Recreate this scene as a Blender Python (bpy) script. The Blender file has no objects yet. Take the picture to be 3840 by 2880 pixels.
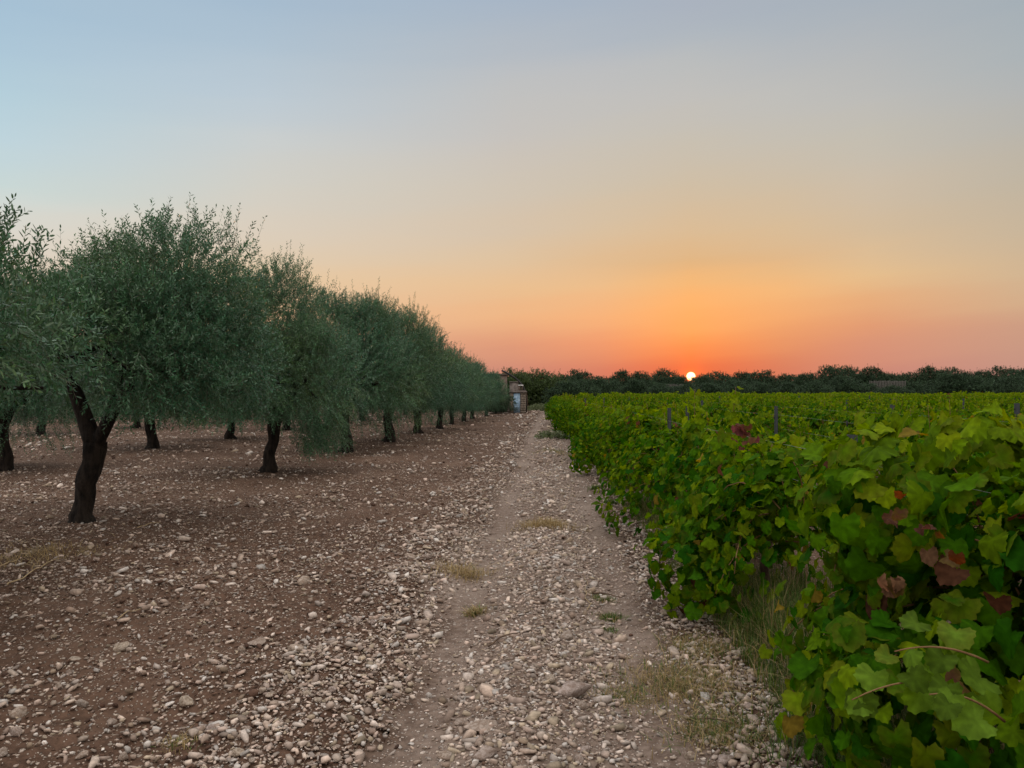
import bpy, math, random
import numpy as np
from mathutils import Vector

scene = bpy.context.scene
COL = scene.collection
rng = np.random.default_rng(7)
random.seed(7)
CAM_H = 1.6
F = 769.0            # focal length in pixels of the 1024 px wide picture
HOR = 1467.0         # horizon row in the 3840 px photograph

def at(sx, sy, d):
    """world point seen at photograph pixel (sx, sy) at distance d along the view"""
    return ((sx-1920)/3.75*d/F, d, CAM_H-(sy-HOR)/3.75*d/F)

def on_ground(sx, sy):
    d = CAM_H*F/((sy-HOR)/3.75)
    return (sx-1920)/3.75*d/F, d

# ------------------------------------------------------------------ noise
def _hash(i, j, k, seed):
    n = (i*73856093) ^ (j*19349663) ^ (k*83492791) ^ (seed*2654435761)
    n = n & 0xffffffff
    n = ((n ^ (n >> 15))*2246822519) & 0xffffffff
    n = ((n ^ (n >> 13))*3266489917) & 0xffffffff
    return ((n ^ (n >> 16)) & 0xffffff)/float(0xffffff)

def vnoise(x, y, z=None, seed=1):
    """smooth value noise in -1..1"""
    x = np.asarray(x, float); y = np.asarray(y, float)
    z = np.zeros_like(x) if z is None else np.asarray(z, float)
    xi = np.floor(x).astype(np.int64); yi = np.floor(y).astype(np.int64); zi = np.floor(z).astype(np.int64)
    fx = x-xi; fy = y-yi; fz = z-zi
    fx = fx*fx*(3-2*fx); fy = fy*fy*(3-2*fy); fz = fz*fz*(3-2*fz)
    def L(a, b, t): return a+(b-a)*t
    h = lambda a, b, c: _hash(xi+a, yi+b, zi+c, seed)
    r = L(L(L(h(0,0,0), h(1,0,0), fx), L(h(0,1,0), h(1,1,0), fx), fy),
          L(L(h(0,0,1), h(1,0,1), fx), L(h(0,1,1), h(1,1,1), fx), fy), fz)
    return r*2-1

def sstep(a, b, x):
    t = np.clip((np.asarray(x, float)-a)/(b-a), 0, 1)
    return t*t*(3-2*t)

def path_u(x, y):
    return x-0.05*y

def H(x, y):
    """ground height"""
    x = np.asarray(x, float); y = np.asarray(y, float)
    u = path_u(x, y)+0.06*vnoise(y*0.5, x*0+3.1, seed=5)
    g = lambda c, w: np.exp(-((u-c)/w)**2)
    h = 0.055*g(-0.1, .22)-0.035*g(-.68, .17)-0.03*g(.45, .17)+0.05*g(-1.15, .28)
    rough = 0.35+0.65*sstep(-0.85, -1.2, u)+0.2*g(-0.1, .25)
    b = 0.03*vnoise(x*1.1, y*1.1, seed=11)+0.022*vnoise(x*2.9, y*2.9, seed=12)+0.014*vnoise(x*7.5, y*7.5, seed=13)+0.008*vnoise(x*17, y*17, seed=14)
    clods = .022*np.abs(vnoise(x*11, y*11, seed=15))+.014*np.abs(vnoise(x*21, y*21, seed=16))
    return h+b*rough+clods*sstep(-1.1, -1.7, u)

# ------------------------------------------------------------------ mesh helpers
def link(o, parent=None):
    COL.objects.link(o)
    if parent is not None: o.parent = parent
    return o

def mesh_np(name, verts, faces, mat=None, tint=None, smooth=False):
    """verts (N,3); faces: list of (M,k) int arrays"""
    me = bpy.data.meshes.new(name)
    verts = np.ascontiguousarray(verts, dtype=np.float32)
    if isinstance(faces, np.ndarray): faces = [faces]
    faces = [f for f in faces if len(f)]
    loops = np.concatenate([f.ravel() for f in faces]).astype(np.int32)
    totals = np.concatenate([np.full(len(f), f.shape[1], np.int32) for f in faces])
    starts = np.concatenate([[0], np.cumsum(totals)[:-1]]).astype(np.int32)
    me.vertices.add(len(verts)); me.vertices.foreach_set('co', verts.ravel())
    me.loops.add(len(loops)); me.loops.foreach_set('vertex_index', loops)
    me.polygons.add(len(totals)); me.polygons.foreach_set('loop_start', starts)
    me.polygons.foreach_set('loop_total', totals)
    me.update(calc_edges=True)
    if smooth: me.polygons.foreach_set('use_smooth', np.ones(len(totals), bool))
    if tint is not None:
        a = me.attributes.new('tint', 'FLOAT_COLOR', 'POINT')
        t = np.ones((len(verts), 4), np.float32); t[:, :3] = tint
        a.data.foreach_set('color', t.ravel())
    if mat: me.materials.append(mat)
    me.validate()
    return me

def obj(name, me, parent=None, loc=(0, 0, 0), rz=0, scale=None):
    o = bpy.data.objects.new(name, me)
    o.location = loc; o.rotation_euler = (0, 0, rz)
    if scale is not None: o.scale = scale
    return link(o, parent)

def tag(o, label=None, cat=None, group=None, kind=None):
    if label: o['label'] = label
    if cat: o['category'] = cat
    if group: o['group'] = group
    if kind: o['kind'] = kind
    return o

def thing(name, label, cat, loc=(0, 0, 0), rz=0, group=None, scale=None):
    o = bpy.data.objects.new(name, None)
    o.empty_display_size = 0.2
    o.location = loc; o.rotation_euler = (0, 0, rz)
    if scale is not None: o.scale = scale
    link(o)
    return tag(o, label, cat, group)

class MB:
    """collects quads / tris into one mesh"""
    def __init__(s): s.v = []; s.q = []; s.t = []; s.c = []; s.n = 0
    def add(s, v, q=None, t=None, c=(1, 1, 1)):
        v = np.asarray(v, float)
        s.v.append(v)
        if q is not None and len(q): s.q.append(np.asarray(q, int)+s.n)
        if t is not None and len(t): s.t.append(np.asarray(t, int)+s.n)
        c = np.asarray(c, float)
        s.c.append(np.broadcast_to(c, v.shape) if c.ndim == 1 else c)
        s.n += len(v)
    def box(s, x0, x1, y0, y1, z0, z1, c=(1, 1, 1), b=0.0):
        if b <= 0:
            v = [(x, y, z) for z in (z0, z1) for y in (y0, y1) for x in (x0, x1)]
            s.add(v, [(0, 2, 3, 1), (4, 5, 7, 6), (0, 1, 5, 4), (2, 6, 7, 3), (0, 4, 6, 2), (1, 3, 7, 5)], c=c)
        else:
            import bmesh
            bm = bmesh.new(); bmesh.ops.create_cube(bm, size=1)
            for w in bm.verts:
                w.co = Vector(((x0+x1)/2+w.co.x*(x1-x0), (y0+y1)/2+w.co.y*(y1-y0), (z0+z1)/2+w.co.z*(z1-z0)))
            bmesh.ops.bevel(bm, geom=list(bm.edges), offset=b, segments=2, affect='EDGES')
            bmesh.ops.triangulate(bm, faces=list(bm.faces))
            bm.verts.ensure_lookup_table()
            s.add([tuple(w.co) for w in bm.verts], None, [[l.index for l in f.verts] for f in bm.faces], c=c)
            bm.free()
    def tube(s, pts, radii, n=8, c=(1, 1, 1), rough=0.0, seed=1, freq=6.0):
        pts = np.asarray(pts, float); m = len(pts)
        radii = np.broadcast_to(np.asarray(radii, float), (m,))
        tang = np.gradient(pts, axis=0)
        tang /= np.linalg.norm(tang, axis=1, keepdims=True)+1e-9
        ref = np.array([0.31, 0.95, 0.05]) if abs(tang[0][2]) > .7 else np.array([0.05, .1, 1.])
        a = np.cross(tang, ref); a /= np.linalg.norm(a, axis=1, keepdims=True)+1e-9
        b = np.cross(tang, a)
        th = np.arange(n)*2*math.pi/n
        ring = a[:, None, :]*np.cos(th)[None, :, None]+b[:, None, :]*np.sin(th)[None, :, None]
        v = pts[:, None, :]+ring*radii[:, None, None]
        if rough:
            k = vnoise(v[..., 0]*freq, v[..., 1]*freq, v[..., 2]*freq*.45, seed=seed)+.5*vnoise(v[..., 0]*freq*2.7, v[..., 1]*freq*2.7, v[..., 2]*freq*1.1, seed=seed+1)
            v = pts[:, None, :]+ring*(radii[:, None]*(1+rough*k))[:, :, None]
        v = v.reshape(-1, 3)
        i = np.arange(m-1)[:, None]*n; j = np.arange(n)[None, :]; j2 = (j+1) % n
        q = np.stack([i+j, i+j2, i+n+j2, i+n+j], -1).reshape(-1, 4)
        v = np.vstack([v, pts[:1], pts[-1:]])
        e0 = m*n; e1 = m*n+1; jj = np.arange(n)
        t = np.vstack([np.stack([np.full(n, e0), (jj+1) % n, jj], -1), np.stack([np.full(n, e1), (m-1)*n+jj, (m-1)*n+(jj+1) % n], -1)])
        s.add(v, q, t, c=c)
    def mesh(s, name, mat, smooth=False, tint=True):
        f = []
        if s.q: f.append(np.vstack(s.q))
        if s.t: f.append(np.vstack(s.t))
        return mesh_np(name, np.vstack(s.v), f, mat, np.vstack(s.c) if tint else None, smooth)

def bez(p0, p1, p2, n=8):
    t = np.linspace(0, 1, n)[:, None]
    p0, p1, p2 = map(lambda a: np.asarray(a, float), (p0, p1, p2))
    return (1-t)**2*p0+2*t*(1-t)*p1+t*t*p2

def unit(v): return v/(np.linalg.norm(v, axis=-1, keepdims=True)+1e-9)

# ------------------------------------------------------------------ materials
def lin(r, g, b):
    f = lambda c: (c/255/12.92) if c/255 <= .04045 else ((c/255+.055)/1.055)**2.4
    return (f(r), f(g), f(b), 1)

def new_mat(name):
    m = bpy.data.materials.new(name); m.use_nodes = True
    nt = m.node_tree; nt.nodes.clear()
    out = nt.nodes.new('ShaderNodeOutputMaterial')
    return m, nt, out

def N(nt, typ, **kw):
    n = nt.nodes.new(typ)
    for k, v in kw.items():
        if k == 'ins':
            for kk, vv in v.items(): n.inputs[kk].default_value = vv
        else: setattr(n, k, v)
    return n

def mixrgb(nt, fac, a, b, blend='MIX'):
    n = nt.nodes.new('ShaderNodeMix'); n.data_type = 'RGBA'; n.blend_type = blend
    for sock, val in ((0, fac), (6, a), (7, b)):
        if hasattr(val, 'is_output'): nt.links.new(val, n.inputs[sock])
        else: n.inputs[sock].default_value = val
    return n.outputs[2]

def math_n(nt, op, a, b=0.0, c=0.0):
    n = nt.nodes.new('ShaderNodeMath'); n.operation = op
    for i, val in enumerate((a, b, c)):
        if hasattr(val, 'is_output'): nt.links.new(val, n.inputs[i])
        else: n.inputs[i].default_value = val
    return n.outputs[0]

def maprange(nt, v, a, b, c=0.0, d=1.0, smooth=True):
    n = nt.nodes.new('ShaderNodeMapRange'); n.clamp = True
    n.interpolation_type = 'SMOOTHSTEP' if smooth else 'LINEAR'
    nt.links.new(v, n.inputs[0])
    for i, x in enumerate((a, b, c, d)): n.inputs[i+1].default_value = x
    return n.outputs[0]

def leaf_mat(name, trans=0.3, rough=0.5, under=None, spec=0.35, boost=1.3):
    m, nt, out = new_mat(name)
    L = nt.links
    att = N(nt, 'ShaderNodeAttribute', attribute_name='tint')
    tc = N(nt, 'ShaderNodeTexCoord')
    no = N(nt, 'ShaderNodeTexNoise', ins={'Scale': 45.0, 'Detail': 2.0})
    L.new(tc.outputs['Object'], no.inputs['Vector'])
    v = maprange(nt, no.outputs[0], .3, .7, .82, 1.15)
    hsv = N(nt, 'ShaderNodeHueSaturation'); L.new(att.outputs['Color'], hsv.inputs['Color']); L.new(v, hsv.inputs['Value'])
    col = hsv.outputs[0]
    if under:
        geo = N(nt, 'ShaderNodeNewGeometry')
        col = mixrgb(nt, math_n(nt, 'MULTIPLY', geo.outputs['Backfacing'], under[3]), col, (*under[:3], 1))
    p = N(nt, 'ShaderNodeBsdfPrincipled', ins={'Roughness': rough, 'Specular IOR Level': spec})
    L.new(col, p.inputs['Base Color'])
    t = N(nt, 'ShaderNodeBsdfTranslucent')
    hs2 = N(nt, 'ShaderNodeHueSaturation', ins={'Hue': 0.485, 'Saturation': 1.15, 'Value': boost}); L.new(col, hs2.inputs['Color'])
    L.new(hs2.outputs[0], t.inputs['Color'])
    mx = N(nt, 'ShaderNodeMixShader', ins={0: trans})
    L.new(p.outputs[0], mx.inputs[1]); L.new(t.outputs[0], mx.inputs[2])
    L.new(mx.outputs[0], out.inputs[0])
    return m

def rough_mat(name, c1, c2, scale=8.0, bump=0.4, bscale=30.0, rough=0.9, tint=False, stretch=(1, 1, 1), dist=0.02, spec=0.2):
    m, nt, out = new_mat(name); L = nt.links
    tc = N(nt, 'ShaderNodeTexCoord')
    mp = N(nt, 'ShaderNodeMapping'); mp.inputs['Scale'].default_value = stretch
    L.new(tc.outputs['Object'], mp.inputs['Vector'])
    n1 = N(nt, 'ShaderNodeTexNoise', ins={'Scale': scale, 'Detail': 5.0, 'Roughness': .6}); L.new(mp.outputs[0], n1.inputs['Vector'])
    n2 = N(nt, 'ShaderNodeTexNoise', ins={'Scale': bscale, 'Detail': 5.0, 'Roughness': .65}); L.new(mp.outputs[0], n2.inputs['Vector'])
    col = mixrgb(nt, maprange(nt, n1.outputs[0], .35, .65), (*c1, 1), (*c2, 1))
    if tint:
        att = N(nt, 'ShaderNodeAttribute', attribute_name='tint')
        col = mixrgb(nt, 1.0, col, att.outputs['Color'], 'MULTIPLY')
    p = N(nt, 'ShaderNodeBsdfPrincipled', ins={'Roughness': rough, 'Specular IOR Level': spec})
    L.new(col, p.inputs['Base Color'])
    b = N(nt, 'ShaderNodeBump', ins={'Strength': bump, 'Distance': dist}); L.new(n2.outputs[0], b.inputs['Height'])
    L.new(b.outputs[0], p.inputs['Normal']); L.new(p.outputs[0], out.inputs[0])
    return m

def soil_mat(name, dark, mid, light, pale, amount, amount2, other=None):
    """earth with fine pebbles of two sizes"""
    m, nt, out = new_mat(name); L = nt.links
    tc = N(nt, 'ShaderNodeTexCoord'); V = tc.outputs['Object']
    nb = N(nt, 'ShaderNodeTexNoise', ins={'Scale': .55, 'Detail': 5.0, 'Roughness': .6}); L.new(V, nb.inputs['Vector'])
    nf = N(nt, 'ShaderNodeTexNoise', ins={'Scale': 18.0, 'Detail': 6.0, 'Roughness': .7}); L.new(V, nf.inputs['Vector'])
    c = mixrgb(nt, maprange(nt, nf.outputs[0], .32, .68), (*dark, 1), (*mid, 1))
    c = mixrgb(nt, math_n(nt, 'MULTIPLY', maprange(nt, nb.outputs[0], .42, .7), .65), c, (*light, 1))
    if other:                                                # trodden gravel thins out into the soil at its margin
        att = N(nt, 'ShaderNodeAttribute', attribute_name='tint')
        c2 = mixrgb(nt, maprange(nt, nf.outputs[0], .32, .68), (*other[0], 1), (*other[1], 1))
        c = mixrgb(nt, att.outputs['Fac'], c2, c)
    hgt = math_n(nt, 'MULTIPLY', nf.outputs[0], .6)
    for sc, amt, w in ((26.0, amount, 1.0), (62.0, amount2, .55)):
        nd = N(nt, 'ShaderNodeTexNoise', ins={'Scale': sc*1.3, 'Detail': 2.0}); L.new(V, nd.inputs['Vector'])
        wob = N(nt, 'ShaderNodeVectorMath', operation='MULTIPLY_ADD')
        L.new(nd.outputs['Color'], wob.inputs[0]); wob.inputs[1].default_value = (.5/sc,)*3; L.new(V, wob.inputs[2])
        vo = N(nt, 'ShaderNodeTexVoronoi', ins={'Scale': sc, 'Randomness': 1.0}); L.new(wob.outputs[0], vo.inputs['Vector'])
        sep = N(nt, 'ShaderNodeSeparateColor'); L.new(vo.outputs['Color'], sep.inputs[0])
        pick = maprange(nt, sep.outputs[0], 1-amt-.02, 1-amt+.02)
        size = math_n(nt, 'MULTIPLY_ADD', sep.outputs[1], .22, .2)
        inside = maprange(nt, math_n(nt, 'SUBTRACT', size, vo.outputs['Distance']), 0.0, .1)
        msk = math_n(nt, 'MULTIPLY', pick, inside)
        sc_ = mixrgb(nt, sep.outputs[2], (*[x*.5 for x in pale], 1), (*pale, 1))
        c = mixrgb(nt, msk, c, sc_)
        hgt = math_n(nt, 'ADD', hgt, math_n(nt, 'MULTIPLY', msk, w))
    p = N(nt, 'ShaderNodeBsdfPrincipled', ins={'Roughness': .95, 'Specular IOR Level': .12})
    L.new(c, p.inputs['Base Color'])
    b = N(nt, 'ShaderNodeBump', ins={'Strength': .9, 'Distance': .018}); L.new(hgt, b.inputs['Height'])
    L.new(b.outputs[0], p.inputs['Normal']); L.new(p.outputs[0], out.inputs[0])
    return m

M_SOIL = soil_mat('orchard_soil', (.05, .0295, .0195), (.114, .067, .045), (.148, .093, .065), (.46, .38, .31), .5, .45)
M_PATH = soil_mat('path_gravel', (.11, .076, .058), (.215, .162, .13), (.265, .21, .172), (.5, .42, .36), .45, .55, ((.05, .031, .021), (.115, .073, .05)))
M_STONE = rough_mat('limestone', (.62, .62, .62), (1, 1, 1), 30, .5, 120, .9, tint=True, dist=.004)
M_ROCK = rough_mat('rock_limestone', (.3, .23, .18), (.52, .45, .39), 3.0, .6, 9, .9, tint=True, dist=.06)
M_BARK = rough_mat('olive_bark', (.006, .0048, .004), (.03, .023, .018), 14, 1.0, 26, .95, stretch=(1, 1, .28), dist=.06)
M_VBARK = rough_mat('vine_bark', (.05, .032, .022), (.12, .08, .055), 20, .8, 50, .95, stretch=(1, 1, .25), dist=.01)
M_CANE = rough_mat('vine_cane', (.13, .06, .028), (.2, .12, .05), 12, .2, 40, .7)
M_OLIVE = leaf_mat('olive_leaf', .18, .42, under=(.10, .185, .115, .65), spec=.45)
M_GREEN = leaf_mat('broad_leaf', .25, .5)
M_FAR = leaf_mat('dark_leaf', .12, .6, spec=.15)
M_VINE = leaf_mat('grape_leaf', .4, .7, spec=.04, boost=1.7)
M_GRASS = leaf_mat('grass_blade', .3, .6, spec=.2)

# ------------------------------------------------------------------ ground and path
def graded(a0, a1, fine0, fine1, step, grow):
    pts = list(np.arange(fine0, fine1, step))
    s = step; x = fine1
    while x < a1:
        pts.append(x); s *= grow; x += s
    pts.append(a1)
    s = step; x = fine0
    left = []
    while x > a0:
        s *= grow; x -= s
        left.append(max(x, a0))
    return np.array(sorted(set(left))+pts)

def path_edge(y):
    lo = -.95+.16*vnoise(y*.8, y*0+1.5, seed=31)+.05*vnoise(y*3.1, y*0+1.5, seed=32)
    hi = .82+.10*vnoise(y*.7, y*0+7.5, seed=33)+.06*vnoise(y*2.7, y*0+7.5, seed=34)
    return lo, hi

gx = graded(-1400, 1400, -4.5, 2.6, .045, 1.05)
gy = graded(-120, 2200, 1.6, 9.0, .045, 1.035)
X, Y = np.meshgrid(gx, gy)
fade = sstep(90, 45, np.hypot(X, Y))
lo, hi = path_edge(Y)
u = path_u(X, Y)
inside = sstep(0, .15, u-lo)*sstep(0, .15, hi-u)*sstep(78, 70, Y)*sstep(.2, .8, Y)
Z = H(X, Y)*fade-.035*inside
V = np.stack([X, Y, Z], -1).reshape(-1, 3)
nx, ny = len(gx), len(gy)
i = (np.arange(ny-1)[:, None]*nx+np.arange(nx-1)[None, :]).ravel()
Q = np.stack([i, i+1, i+nx+1, i+nx], -1)
g = obj('ground', mesh_np('ground', V, Q, M_SOIL, smooth=True))
tag(g, 'stony brown earth of the orchard and vineyard', 'ground', kind='structure')

pu = np.arange(-1.25, 1.12, .035)
py = graded(1.0, 76, 1.5, 9, .04, 1.03)
U, Y = np.meshgrid(pu, py)
X = U+.05*Y
Zp = H(X, Y)*sstep(90, 45, np.hypot(X, Y))+.006
lo, hi = path_edge(Y)
edge = np.minimum(U-lo, hi-U)+.10*vnoise(X*5, Y*5, seed=41)+.08*vnoise(X*23, Y*23, seed=42)
V = np.stack([X, Y, Zp], -1).reshape(-1, 3)
nx, ny = len(pu), len(py)
i = (np.arange(ny-1)[:, None]*nx+np.arange(nx-1)[None, :]).ravel()
Q = np.stack([i, i+1, i+nx+1, i+nx], -1)
ev = edge.ravel()
keep = (ev[Q].mean(1) > 0)
Q = Q[keep]
used = np.unique(Q); remap = -np.ones(len(V), int); remap[used] = np.arange(len(used))
p = obj('path', mesh_np('path', V[used], remap[Q], M_PATH, np.repeat((sstep(-.02, .32, ev[used])*(1-.5*np.exp(-((path_u(V[used][:, 0], V[used][:, 1])+.1)/.24)**2)))[:, None], 3, 1), smooth=True))
tag(p, 'pale stony farm track with two wheel ruts', 'path', kind='structure')

# ------------------------------------------------------------------ stones
def ico(sub):
    import bmesh
    bm = bmesh.new(); bmesh.ops.create_icosphere(bm, subdivisions=sub, radius=1)
    v = np.array([w.co[:] for w in bm.verts]); f = np.array([[l.index for l in q.verts] for q in bm.faces]); bm.free()
    return v, f

def density(x, y):
    u = path_u(x, y)+.06*vnoise(y*.5, x*0+3.1, seed=5)
    g = lambda c, w: np.exp(-((u-c)/w)**2)
    d = 0.42+.22*sstep(-1.1, -.7, u)+.95*g(-.06, .29)+.85*g(-1.2, .34)+.35*g(.95, .25)+.4*g(-.92, .13)
    d -= .6*g(-.68, .17)+.55*g(.56, .18)
    d *= 1-.1*sstep(-1.9, -2.6, u)
    d += .22*vnoise(x*.9, y*.9, seed=51)+.25*vnoise(x*3, y*3, seed=52)
    return np.clip(d, .03, 1.3)

STONE_TINT = np.array([(.56, .46, .38), (.50, .40, .33), (.62, .53, .46), (.45, .35, .28), (.60, .55, .50), (.42, .34, .25), (.54, .42, .35)])
CLOD_TINT = np.array([(.105, .06, .041), (.135, .08, .055), (.085, .047, .032)])

def gravel():
    pts = []
    for y0, y1, dens, smin in ((1.9, 5, 3000, 1.07), (5, 9, 1700, 1.22), (9, 16, 500, 1.65), (16, 30, 110, 2.5), (30, 62, 20, 4.0)):
        xl = -.72*y1-.5; xr = 2.8
        n = int((xr-xl)*(y1-y0)*dens)
        x = rng.uniform(xl, xr, n); y = rng.uniform(y0, y1, n)
        ok = (np.abs(x) < .70*y+.4) & (rng.random(n) < density(x, y)) & (x < 1.75+.03*y)
        x = x[ok]; y = y[ok]
        s = smin*.0078*np.exp(rng.normal(0, .52, len(x)))
        s = np.clip(s, .004, .046*max(1, smin*.6))*np.where(rng.random(len(x)) < .3, .6, 1)
        pts.append(np.stack([x, y, s], -1))
    P = np.vstack(pts); n = len(P)
    bv, bf = ico(1); k = len(bv)
    # light stones: the 12-vertex icosahedron
    sh = bv[None]*(1+rng.normal(0, .27, (n, k, 1)))
    sh = np.clip(sh, -.68, .68)*1.12
    ax = np.stack([rng.uniform(.75, 1.9, n), rng.uniform(.55, 1.1, n), rng.uniform(.32, .78, n)], -1)
    sh = sh*ax[:, None, :]
    tilt = rng.normal(0, .35, n); a = rng.uniform(0, 6.283, n)
    c, s_ = np.cos(tilt), np.sin(tilt)
    xx = sh[..., 0]*c[:, None]-sh[..., 2]*s_[:, None]; zz = sh[..., 0]*s_[:, None]+sh[..., 2]*c[:, None]
    ca, sa = np.cos(a), np.sin(a)
    x2 = xx*ca[:, None]-sh[..., 1]*sa[:, None]; y2 = xx*sa[:, None]+sh[..., 1]*ca[:, None]
    u = path_u(P[:, 0], P[:, 1])
    clod = rng.random(n) < np.where(u < -1.5, .42, np.where(u < -.9, .25, .08))
    R = P[:, 2]*np.where(clod, .62, 1)
    z0 = H(P[:, 0], P[:, 1])*sstep(90, 45, np.hypot(P[:, 0], P[:, 1]))+R*.34+.006
    v = np.stack([P[:, 0, None]+x2*R[:, None], P[:, 1, None]+y2*R[:, None], z0[:, None]+zz*R[:, None]], -1).reshape(-1, 3)
    f = (bf[None]+(np.arange(n)*k)[:, None, None]).reshape(-1, 3)
    t = STONE_TINT[rng.integers(0, len(STONE_TINT), n)]*rng.uniform(.55, 1.28, (n, 1))
    dusty = (rng.random(n) < .3)[:, None]
    t = np.where(dusty, t*.55+np.array([.08, .05, .035]), t)
    t = np.where(clod[:, None], CLOD_TINT[rng.integers(0, 3, n)]*rng.uniform(.7, 1.3, (n, 1)), t)
    tint = np.repeat(t, k, 0)
    o = obj('gravel', mesh_np('gravel', v, f, M_STONE, tint))
    tag(o, 'loose pale limestone gravel and soil clods over the earth', 'gravel', kind='stuff')
gravel()

def rock_mesh(seed):
    r = np.random.default_rng(seed)
    v, f = ico(3)
    v = v*np.array([r.uniform(1.0, 1.35), r.uniform(.75, 1.0), r.uniform(.6, .85)])
    for _ in range(9):                       # chop flat facets
        d = unit(r.normal(0, 1, 3)); h = r.uniform(.42, .74)
        over = np.maximum(v@d-h, 0)
        v = v-over[:, None]*d*.92
    v = v*(1+.05*vnoise(v[:, 0]*3+seed, v[:, 1]*3, v[:, 2]*3, seed=seed)[:, None]+.03*vnoise(v[:, 0]*8, v[:, 1]*8+seed, v[:, 2]*8, seed=seed+1)[:, None])
    t = np.ones((len(v), 3))*(.95+.2*vnoise(v[:, 0]*2, v[:, 1]*2, v[:, 2]*2, seed=seed+3)[:, None])
    me = mesh_np('rock', v, f, M_ROCK, np.clip(t*np.array([1.0, r.uniform(.95, 1.0), r.uniform(.9, 1.0)]), 0, 1.3)*r.uniform(.85, 1.1), smooth=False)
    return me
ROCKS = [rock_mesh(100+k) for k in range(14)]

def rock(x, y, half, label, group=None, k=None, flat=1.0, rz=None):
    me = ROCKS[k if k is not None else random.randrange(len(ROCKS))]
    z = float(H(x, y))+half*.42*flat+.006
    o = obj('rock', me, None, (x, y, z), random.uniform(0, 6.28) if rz is None else rz, (half, half*random.uniform(.8, 1), half*flat))
    o.rotation_euler[0] = random.uniform(-.25, .25); o.rotation_euler[1] = random.uniform(-.25, .25)
    return tag(o, label, 'rock', group)

NAMED = [  # photograph x, y, width in photograph pixels, flatness, label
 (2133, 2625, 140, .62, 'broad flat-topped tan rock, the biggest in the ridge between the wheel ruts'),
 (2180, 2668, 58, .75, 'grey wedge-shaped rock leaning against the biggest flat rock of the ridge'),
 (2128, 2409, 72, .8, 'rounded tan rock on the right of the ridge, well behind the biggest flat rock'),
 (2062, 2592, 55, 1.1, 'upright pale grey rock just behind the biggest flat rock of the ridge'),
 (1800, 2752, 115, .45, 'long low cream rock lying across the ridge near the bottom of the picture'),
 (1725, 2715, 60, .7, 'pale pitted rock on the left flank of the ridge beside the long cream rock'),
 (1960, 2732, 42, .9, 'small pale rounded rock right of the long cream rock on the ridge'),
 (1825, 2868, 120, .5, 'pale slab cut by the bottom edge of the picture at the foot of the ridge'),
 (1660, 2840, 62, .9, 'tan blocky rock at the bottom of the left flank of the ridge'),
 (81, 2680, 66, .9, 'tall pinkish rock near the left edge on the dark orchard soil'),
 (317, 2640, 56, .8, 'oval pinkish rock standing clear on dark soil at lower left'),
 (702, 2640, 66, .9, 'upright cream rock with white patches amid the lower left soil'),
 (455, 2435, 66, .7, 'broad brown-pink rock at the left with a thin slab beside it'),
 (1104, 2465, 78, .6, 'long pale rock at the edge of the orchard soil beside the left wheel rut'),
 (792, 2735, 56, .55, 'bright white wedge-shaped rock on the lower left soil'),
 (469, 2835, 44, .9, 'round pinkish rock near the bottom edge on the orchard side'),
 (20, 2830, 60, .8, 'rounded pinkish rock cut by the left edge near the bottom corner'),
 (287, 2480, 72, .4, 'long narrow beige slab lying flat on the left soil'),
 (963, 2436, 62, .6, 'brownish flat rock lying left of the long pale rock by the rut'),
 (928, 2762, 40, .7, 'slender white rock right of the white wedge-shaped rock'),
 (1713, 2105, 54, .6, 'pinkish flat rock where the left wheel rut meets the dry straw tuft'),
 (1607, 2110, 40, .8, 'blue-grey rock in the stony bank left of the wheel rut'),
 (1534, 2095, 52, .6, 'flat pale rock in the stony bank left of the blue-grey rock'),
 (1143, 2190, 64, .8, 'big bright rounded rock at the outer edge of the stony bank'),
 (1689, 1950, 44, .5, 'flat whitish rock farther up the left side of the track'),
 (1290, 1868, 26, .6, 'small white rock far out on the ploughed orchard soil'),
 (2758, 2455, 52, .8, 'large grey rock at the edge of the grass below the vines'),
 (2582, 2830, 48, 1.1, 'upright tan rock in the dry grass at the bottom right of the track'),
 (2706, 2852, 80, .6, 'wide flat tan rock at the bottom edge by the dry grass'),
 (2966, 2780, 78, .8, 'large tan rock at the foot of the nearest vine'),
 (2999, 2825, 66, .8, 'grey rock in front of the large tan rock below the nearest vine'),
 (2885, 2812, 52, .7, 'pale pink angular rock left of the two rocks below the nearest vine'),
 (2722, 2348, 40, .5, 'flat grey rock under the leaves of the second vine'),
 (2765, 2568, 40, .9, 'brownish square rock in the grass right of the track'),
 (2478, 2850, 34, 1.0, 'round white rock on the fine gravel by the right wheel rut'),
]
for k, (sx, sy, w, fl, lab) in enumerate(NAMED):
    x, y = on_ground(sx, sy)
    rock(x, y, w/3.75*y/F/2*.98, lab, None, k % len(ROCKS), fl, rz=random.uniform(-.5, .5))
ZONES = [(-3.2, -1.55, 110, 'pale fist-sized rock lying loose on the dark orchard soil', 'rocks on the orchard soil'),
         (-1.5, -.85, 75, 'pale rock in the stony bank along the orchard side of the track', 'rocks in the bank left of the track'),
         (-.42, .26, 60, 'tan rock heaped in the stony ridge between the wheel ruts', 'rocks in the ridge of the track'),
         (.72, 1.08, 20, 'pale rock along the right edge of the track by the vines', 'rocks along the vine side of the track')]
for u0, u1, n, lab, grp in ZONES:
    for _ in range(n):
        y = 2.3+8.5*random.random()**1.9
        if u0 < -3: x = random.uniform(-.68*y, u1+.05*y)
        else: x = random.uniform(u0, u1)+.05*y
        if any(abs(x-a) < .09 and abs(y-b) < .12 for a, b in [on_ground(q[0], q[1]) for q in NAMED]): continue
        rock(x, y, .014+.02*random.random()**1.8*(1+.04*y), lab, grp, None, random.uniform(.5, .95))

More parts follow.
